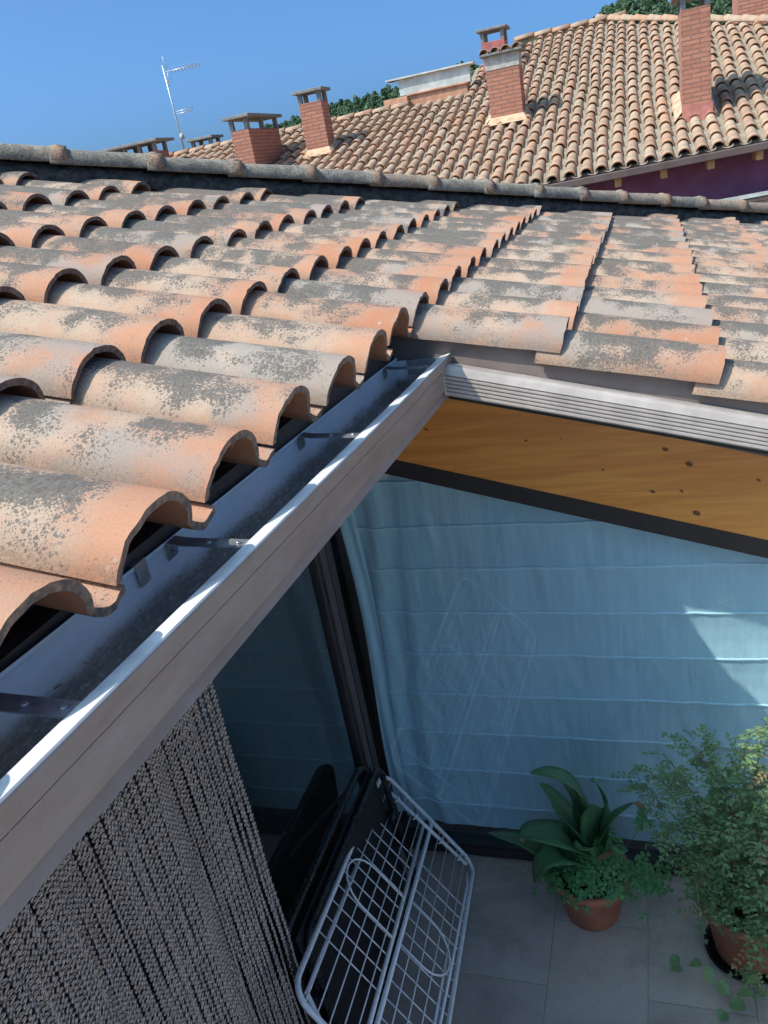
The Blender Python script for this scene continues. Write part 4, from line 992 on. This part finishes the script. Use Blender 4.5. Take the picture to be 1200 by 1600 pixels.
def chimney(x0, x1, y0, y1, zt, caph=0.17, ov=0.08, label=None, pillars=True, plinth=True, slabt=0.055, brick=M_BRICK, zbot=None, pil_n=(2, 2)):
    zb = fy(y0) - 0.15 if zbot is None else zbot
    mb = MB(); mb.bx(x0, x1, y0, y1, zb, zt)
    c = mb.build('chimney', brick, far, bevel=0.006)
    if label: c['label'] = label
    if plinth:
        z0 = fy(y0); mb = MB()
        P = [] if label and 'pink foot' in label else [(x0 - .07, y0 - .14, fy(y0 - .14) - .03), (x1 + .07, y0 - .14, fy(y0 - .14) - .03), (x1 + .004, y0 - .004, z0 + .05), (x0 - .004, y0 - .004, z0 + .05)]
        if P: mb.add(P, [(0, 1, 2, 3)])
        for xa, xb in ((x0 - .004, x0 - .12), (x1 + .004, x1 + .07)):
            mb.add([(xa, y0 - .004, z0 + .05), (xb, y0 - .14, fy(y0 - .14) - .03), (xb, y1, fy(y1) - .03), (xa, y1, fy(y1) + .05)], [(0, 1, 2, 3)])
        mb.build('flashing', M_FLASH, c, fix=True)
    if pillars:
        nx, ny = pil_n
        w = 0.075
        for i in range(nx):
            for j in range(ny):
                if 0 < i < nx - 1 and 0 < j < ny - 1: continue
                px = x0 + w / 2 + (x1 - x0 - w) * i / (nx - 1); py = y0 + w / 2 + (y1 - y0 - w) * j / (ny - 1)
                mb = MB(); mb.bx(px - w / 2, px + w / 2, py - w / 2, py + w / 2, zt, zt + caph); mb.build('cap_pillar', M_CONC, c, bevel=0.004)
        mb = MB(); mb.bx(x0 - ov, x1 + ov, y0 - ov, y1 + ov, zt + caph, zt + caph + slabt); mb.build('cap_slab', M_CONC, c, bevel=0.008)
    return c
c1 = chimney(1.085, 1.484, 13.45, 14.45, 1.715, 0.20, 0.10, 'tall brick chimney with pink foot at right, its cap cut by the picture top')
mb = MB(); mb.bx(1.070, 1.499, 13.42, 13.449, 0.20, 0.475); mb.build('pink_foot', M_PINK, c1)
c2 = chimney(-1.985, -1.42, 14.97, 15.40, 1.61, label='brick chimney with pale cement band and little tiled cap', pillars=False)
mb = MB(); mb.bx(-1.993, -1.412, 14.962, 15.408, 1.612, 1.83); mb.build('cement_band', M_CEMENT, c2, bevel=0.006)
mb = MB(); mb.bx(-2.065, -1.335, 14.89, 15.48, 1.832, 1.868); mb.build('cap_slab', M_CONC, c2, bevel=0.006)
mb = MB()
for k in range(4):
    x = -1.975 + k * 0.183; vs = []
    for i, (yy, r) in enumerate(((14.88, 0.078), (15.25, 0.062), (15.49, 0.06))):
        for q in range(11):
            a = math.pi * q / 10; vs.append((x + r * math.cos(a), yy, 1.870 + 0.085 * (yy - 14.88) + r * 0.9 * math.sin(a)))
    mb.add(vs, [(i * 11 + q, i * 11 + q + 1, (i + 1) * 11 + q + 1, (i + 1) * 11 + q) for i in range(2) for q in range(10)], 0, True, [(0.5, .5)] * 33, (0.5 + .1 * k, .3, .3))
mb.build('cap_tiles', M_TILEF, c2, fix=True, solid=0.012)
chimney(-2.62, -2.13, 18.60, 19.1, 2.455, 0.20, 0.07, 'short maroon rendered chimney with grey open cap behind the banded one', plinth=False, brick=M_PINKD, zbot=1.9, slabt=0.05)
chimney(-5.595, -5.137, 15.28, 15.66, 1.775, 0.165, 0.07, 'slim brick chimney with open grey cap left of the parapet')
chimney(-6.725, -6.353, 14.5, 15.92, 1.51, 0.19, 0.09, 'wide brick chimney with open grey cap just above the near hip', plinth=False, pil_n=(2, 3))
chimney(-10.45, -9.27, 16.05, 16.55, 1.60, 0.17, 0.14, 'grey capped chimney at far left peeping over the near hip', plinth=False, zbot=0.9, pil_n=(4, 2))
chimney(-9.22, -8.70, 17.52, 17.98, 1.60, 0.13, 0.07, 'small grey capped chimney right of the antenna foot', plinth=False, zbot=1.2)
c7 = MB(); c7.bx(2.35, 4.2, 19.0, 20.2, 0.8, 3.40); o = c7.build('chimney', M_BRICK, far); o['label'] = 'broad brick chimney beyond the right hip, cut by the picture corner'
# eave: gutter, soffit, rafter tails, wall
def er(mb, x0, x1, dy0, dy1, z0, z1):
    P = [Vector((x, y_eave(x) + dy, z + (0.035 if x > 0 else 0.035) * 0 + fy(y_eave(x)) )) for x in (x0, x1) for dy in (dy0, dy1) for z in (z0, z1)]
    mb.add(P, [(0, 1, 3, 2), (4, 6, 7, 5), (0, 4, 5, 1), (2, 3, 7, 6), (0, 2, 6, 4), (1, 5, 7, 3)])
mb = MB(); er(mb, -10.6, 5.9, -0.10, 0.03, -0.215, -0.115); mb.build('eave_gutter', simple('dark_brown_gutter', (0.115, 0.075, 0.062), .5, 0, .08, 4), far, bevel=0.012)
mb = MB(); er(mb, -10.6, 5.9, 0.03, 0.70, -0.205, -0.165); mb.build('soffit', M_MAROON, far)
x = -9.6
while x < 5.8:
    mb = MB(); er(mb, x - 0.045, x + 0.045, 0.02, 0.60, -0.33, -0.206); mb.build('rafter_tail', M_RAFT, far, bevel=0.006); x += 0.61
mb = MB(); mb.bx(-10.4, 5.7, 12.75, 17.3, -6.5, -0.25); mb.bx(-2.8, 5.0, 17.3, 20.5, -6.5, 0.9); mb.build('wall', M_MAROON, far)
# low lean-to against the wall at right
mb = MB(); er(mb, 0.9, 5.9, 0.10, 0.16, -0.80, -0.75); o = mb.build('lean_to_edge', M_PALE, far)
mb = MB()
for k in range(7): er(mb, 0.9, 5.9, 0.11 + .004 * k, 0.30, -0.86 - k * .06, -0.805 - k * .06)
mb.build('slatted_screen', simple('brown_slats', (0.13, 0.085, 0.065), .7, 0, .1, 6), far)

# ------------------------------------------------------------------ antenna
ant = thing('tv_antenna', (-9.16, 17.9, 1.30), 'slim grey television antenna with yagi boom on a mast against the blue sky', 'antenna')
MBs = Vector((-9.46, 17.6, 1.40)); MT = Vector((-9.50, 17.6, 3.34)); ant.location = MBs
mb = MB(); mb.tube([MBs, MT], [0.020, 0.016], 8); mb.build('mast', M_ANT, ant)
bd = Vector((0.95, 0.25, 0.02)).normalized(); bp = MT + Vector((0, 0, -0.13))
sd = Vector((0, 0, 1)).cross(bd)
mb = MB(); mb.tube([bp - bd * 0.02, bp + bd * 0.82], 0.010, 6); boom = mb.build('boom', M_ANT, ant)
mb = MB()
for k in range(9):
    p = bp + bd * (0.16 + 0.08 * k)
    mb.tube([p - sd * 0.10 + Vector((0, 0, .045)), p, p + sd * 0.10 + Vector((0, 0, .045))], 0.0055, 5); mb.tube([p - sd * 0.10 - Vector((0, 0, .045)), p, p + sd * 0.10 - Vector((0, 0, .045))], 0.0055, 5)
mb.build('director_rods', M_ANT, boom)
mb = MB()
for sg in (-1, 1):
    for q in range(4):
        a = 0.08 + 0.06 * q; c = bp + bd * 0.10 + Vector((0, 0, sg * a)) + bd * (-0.02 * q); mb.tube([c - sd * 0.22, c + sd * 0.22], 0.004, 4)
    mb.tube([bp + bd * 0.08, bp + bd * 0.04 + Vector((0, 0, sg * 0.30))], 0.006, 5)
mb.build('reflector', M_ANT, boom)
mb = MB(); p = MBs.lerp(MT, 0.50)
for dz in (-0.025, 0.025): mb.tube([p + Vector((0, 0, dz)), p + bd * 0.44 + Vector((0, 0, dz + .02))], 0.009, 6)
mb.tube([p + bd * .3 - sd * .3, p + bd * .3 + sd * .3], 0.004, 4); mb.build('side_arm', M_ANT, ant)
mb = MB(); p = MBs.lerp(MT, 0.25) + Vector((0.05, -0.03, 0)); mb.lathe(p - Vector((0, 0, .06)), [(0, 0), (.045, .01), (.055, .05), (.05, .10), (.03, .12), (0, .12)], 14); mb.build('amplifier', M_CEMENT, ant)
mb = MB(); c = MBs + Vector((-0.14, -0.10, 0.0))
mb.grid(lambda u, v: c + Vector((0.17 * v * math.cos(6.2832 * u), 0.05 * v * v, 0.20 * v * math.sin(6.2832 * u))), 24, 5); mb.build('dish', M_CONC, ant, fix=False, solid=0.01)

# ------------------------------------------------------------------ wooded hill on the horizon
HILL = [[-210.9, -6.0], [-150.9, 19.9], [-139.8, 23.7], [-125.5, 24.8], [-114.3, 26.0], [-100.8, 27.1], [-82.5, 28.5], [-70.2, 27.5], [-58.9, 30.3], [-52.4, 25.5], [-30.2, 28.4], [-16.6, 32.6], [-10.3, 37.7], [-2.5, 38.7], [6.7, 37.1], [26.5, 31.4], [43.7, 30.3], [163.7, 30.3]]
def hill_h(x):
    for (xa, za), (xb, zb) in zip(HILL[:-1], HILL[1:]):
        if xa <= x <= xb: return za + (zb - za) * (x - xa) / (xb - xa)
    return HILL[0][1] if x < HILL[0][0] else HILL[-1][1]
HY = 330.0
mb = MB()
def hl(u, v):
    x = -330 + 560 * u; d = v * 240 - 120; hh = hill_h(x) - 3.0
    return Vector((x, HY + d, -6.6 + (hh + 6.6) * math.exp(-(d / 62) ** 2)))
mb.grid(hl, 80, 30); tag(mb.build('hill', M_HILL), kind='structure')
rs = random.Random(2); mb = MB()
for _ in range(1500):
    x = rs.uniform(HILL[0][0] - 30, 75); d = rs.uniform(-40, 12); hh = hill_h(x) - 3.0
    if hh < 4: continue
    z = -6.6 + (hh + 6.6) * math.exp(-(d / 62) ** 2); H = rs.uniform(3.4, 6.2); W = H * rs.uniform(0.36, 0.52); tn = rs.random()
    c = Vector((x, HY + d, z))
    for q in range(80):
        t = rs.random() ** 0.8; r = W * (1 - t) ** 0.6 * math.sqrt(rs.random()) * 1.05; a = rs.uniform(0, 6.28)
        p = c + Vector((r * math.cos(a), r * math.sin(a), H * (0.12 + 0.9 * t))); s_ = rs.uniform(0.45, 0.95) * W * 0.34
        n1 = Vector((rs.gauss(0, 1), rs.gauss(-.4, 1), rs.gauss(.5, 1))).normalized(); t1 = n1.orthogonal().normalized(); t2 = n1.cross(t1)
        mb.add([p + t1 * s_, p + t2 * s_ * .9, p - t1 * s_ * .8, p - t2 * s_], [(0, 1, 2, 3)], 0, False, None, (min(1, max(0, tn * .6 + rs.random() * .4)), 0, 0))
tag(mb.build('pine_forest', M_PINE, fix=False), 'dark green pine wood covering the hill behind the roofs', 'forest', kind='stuff')
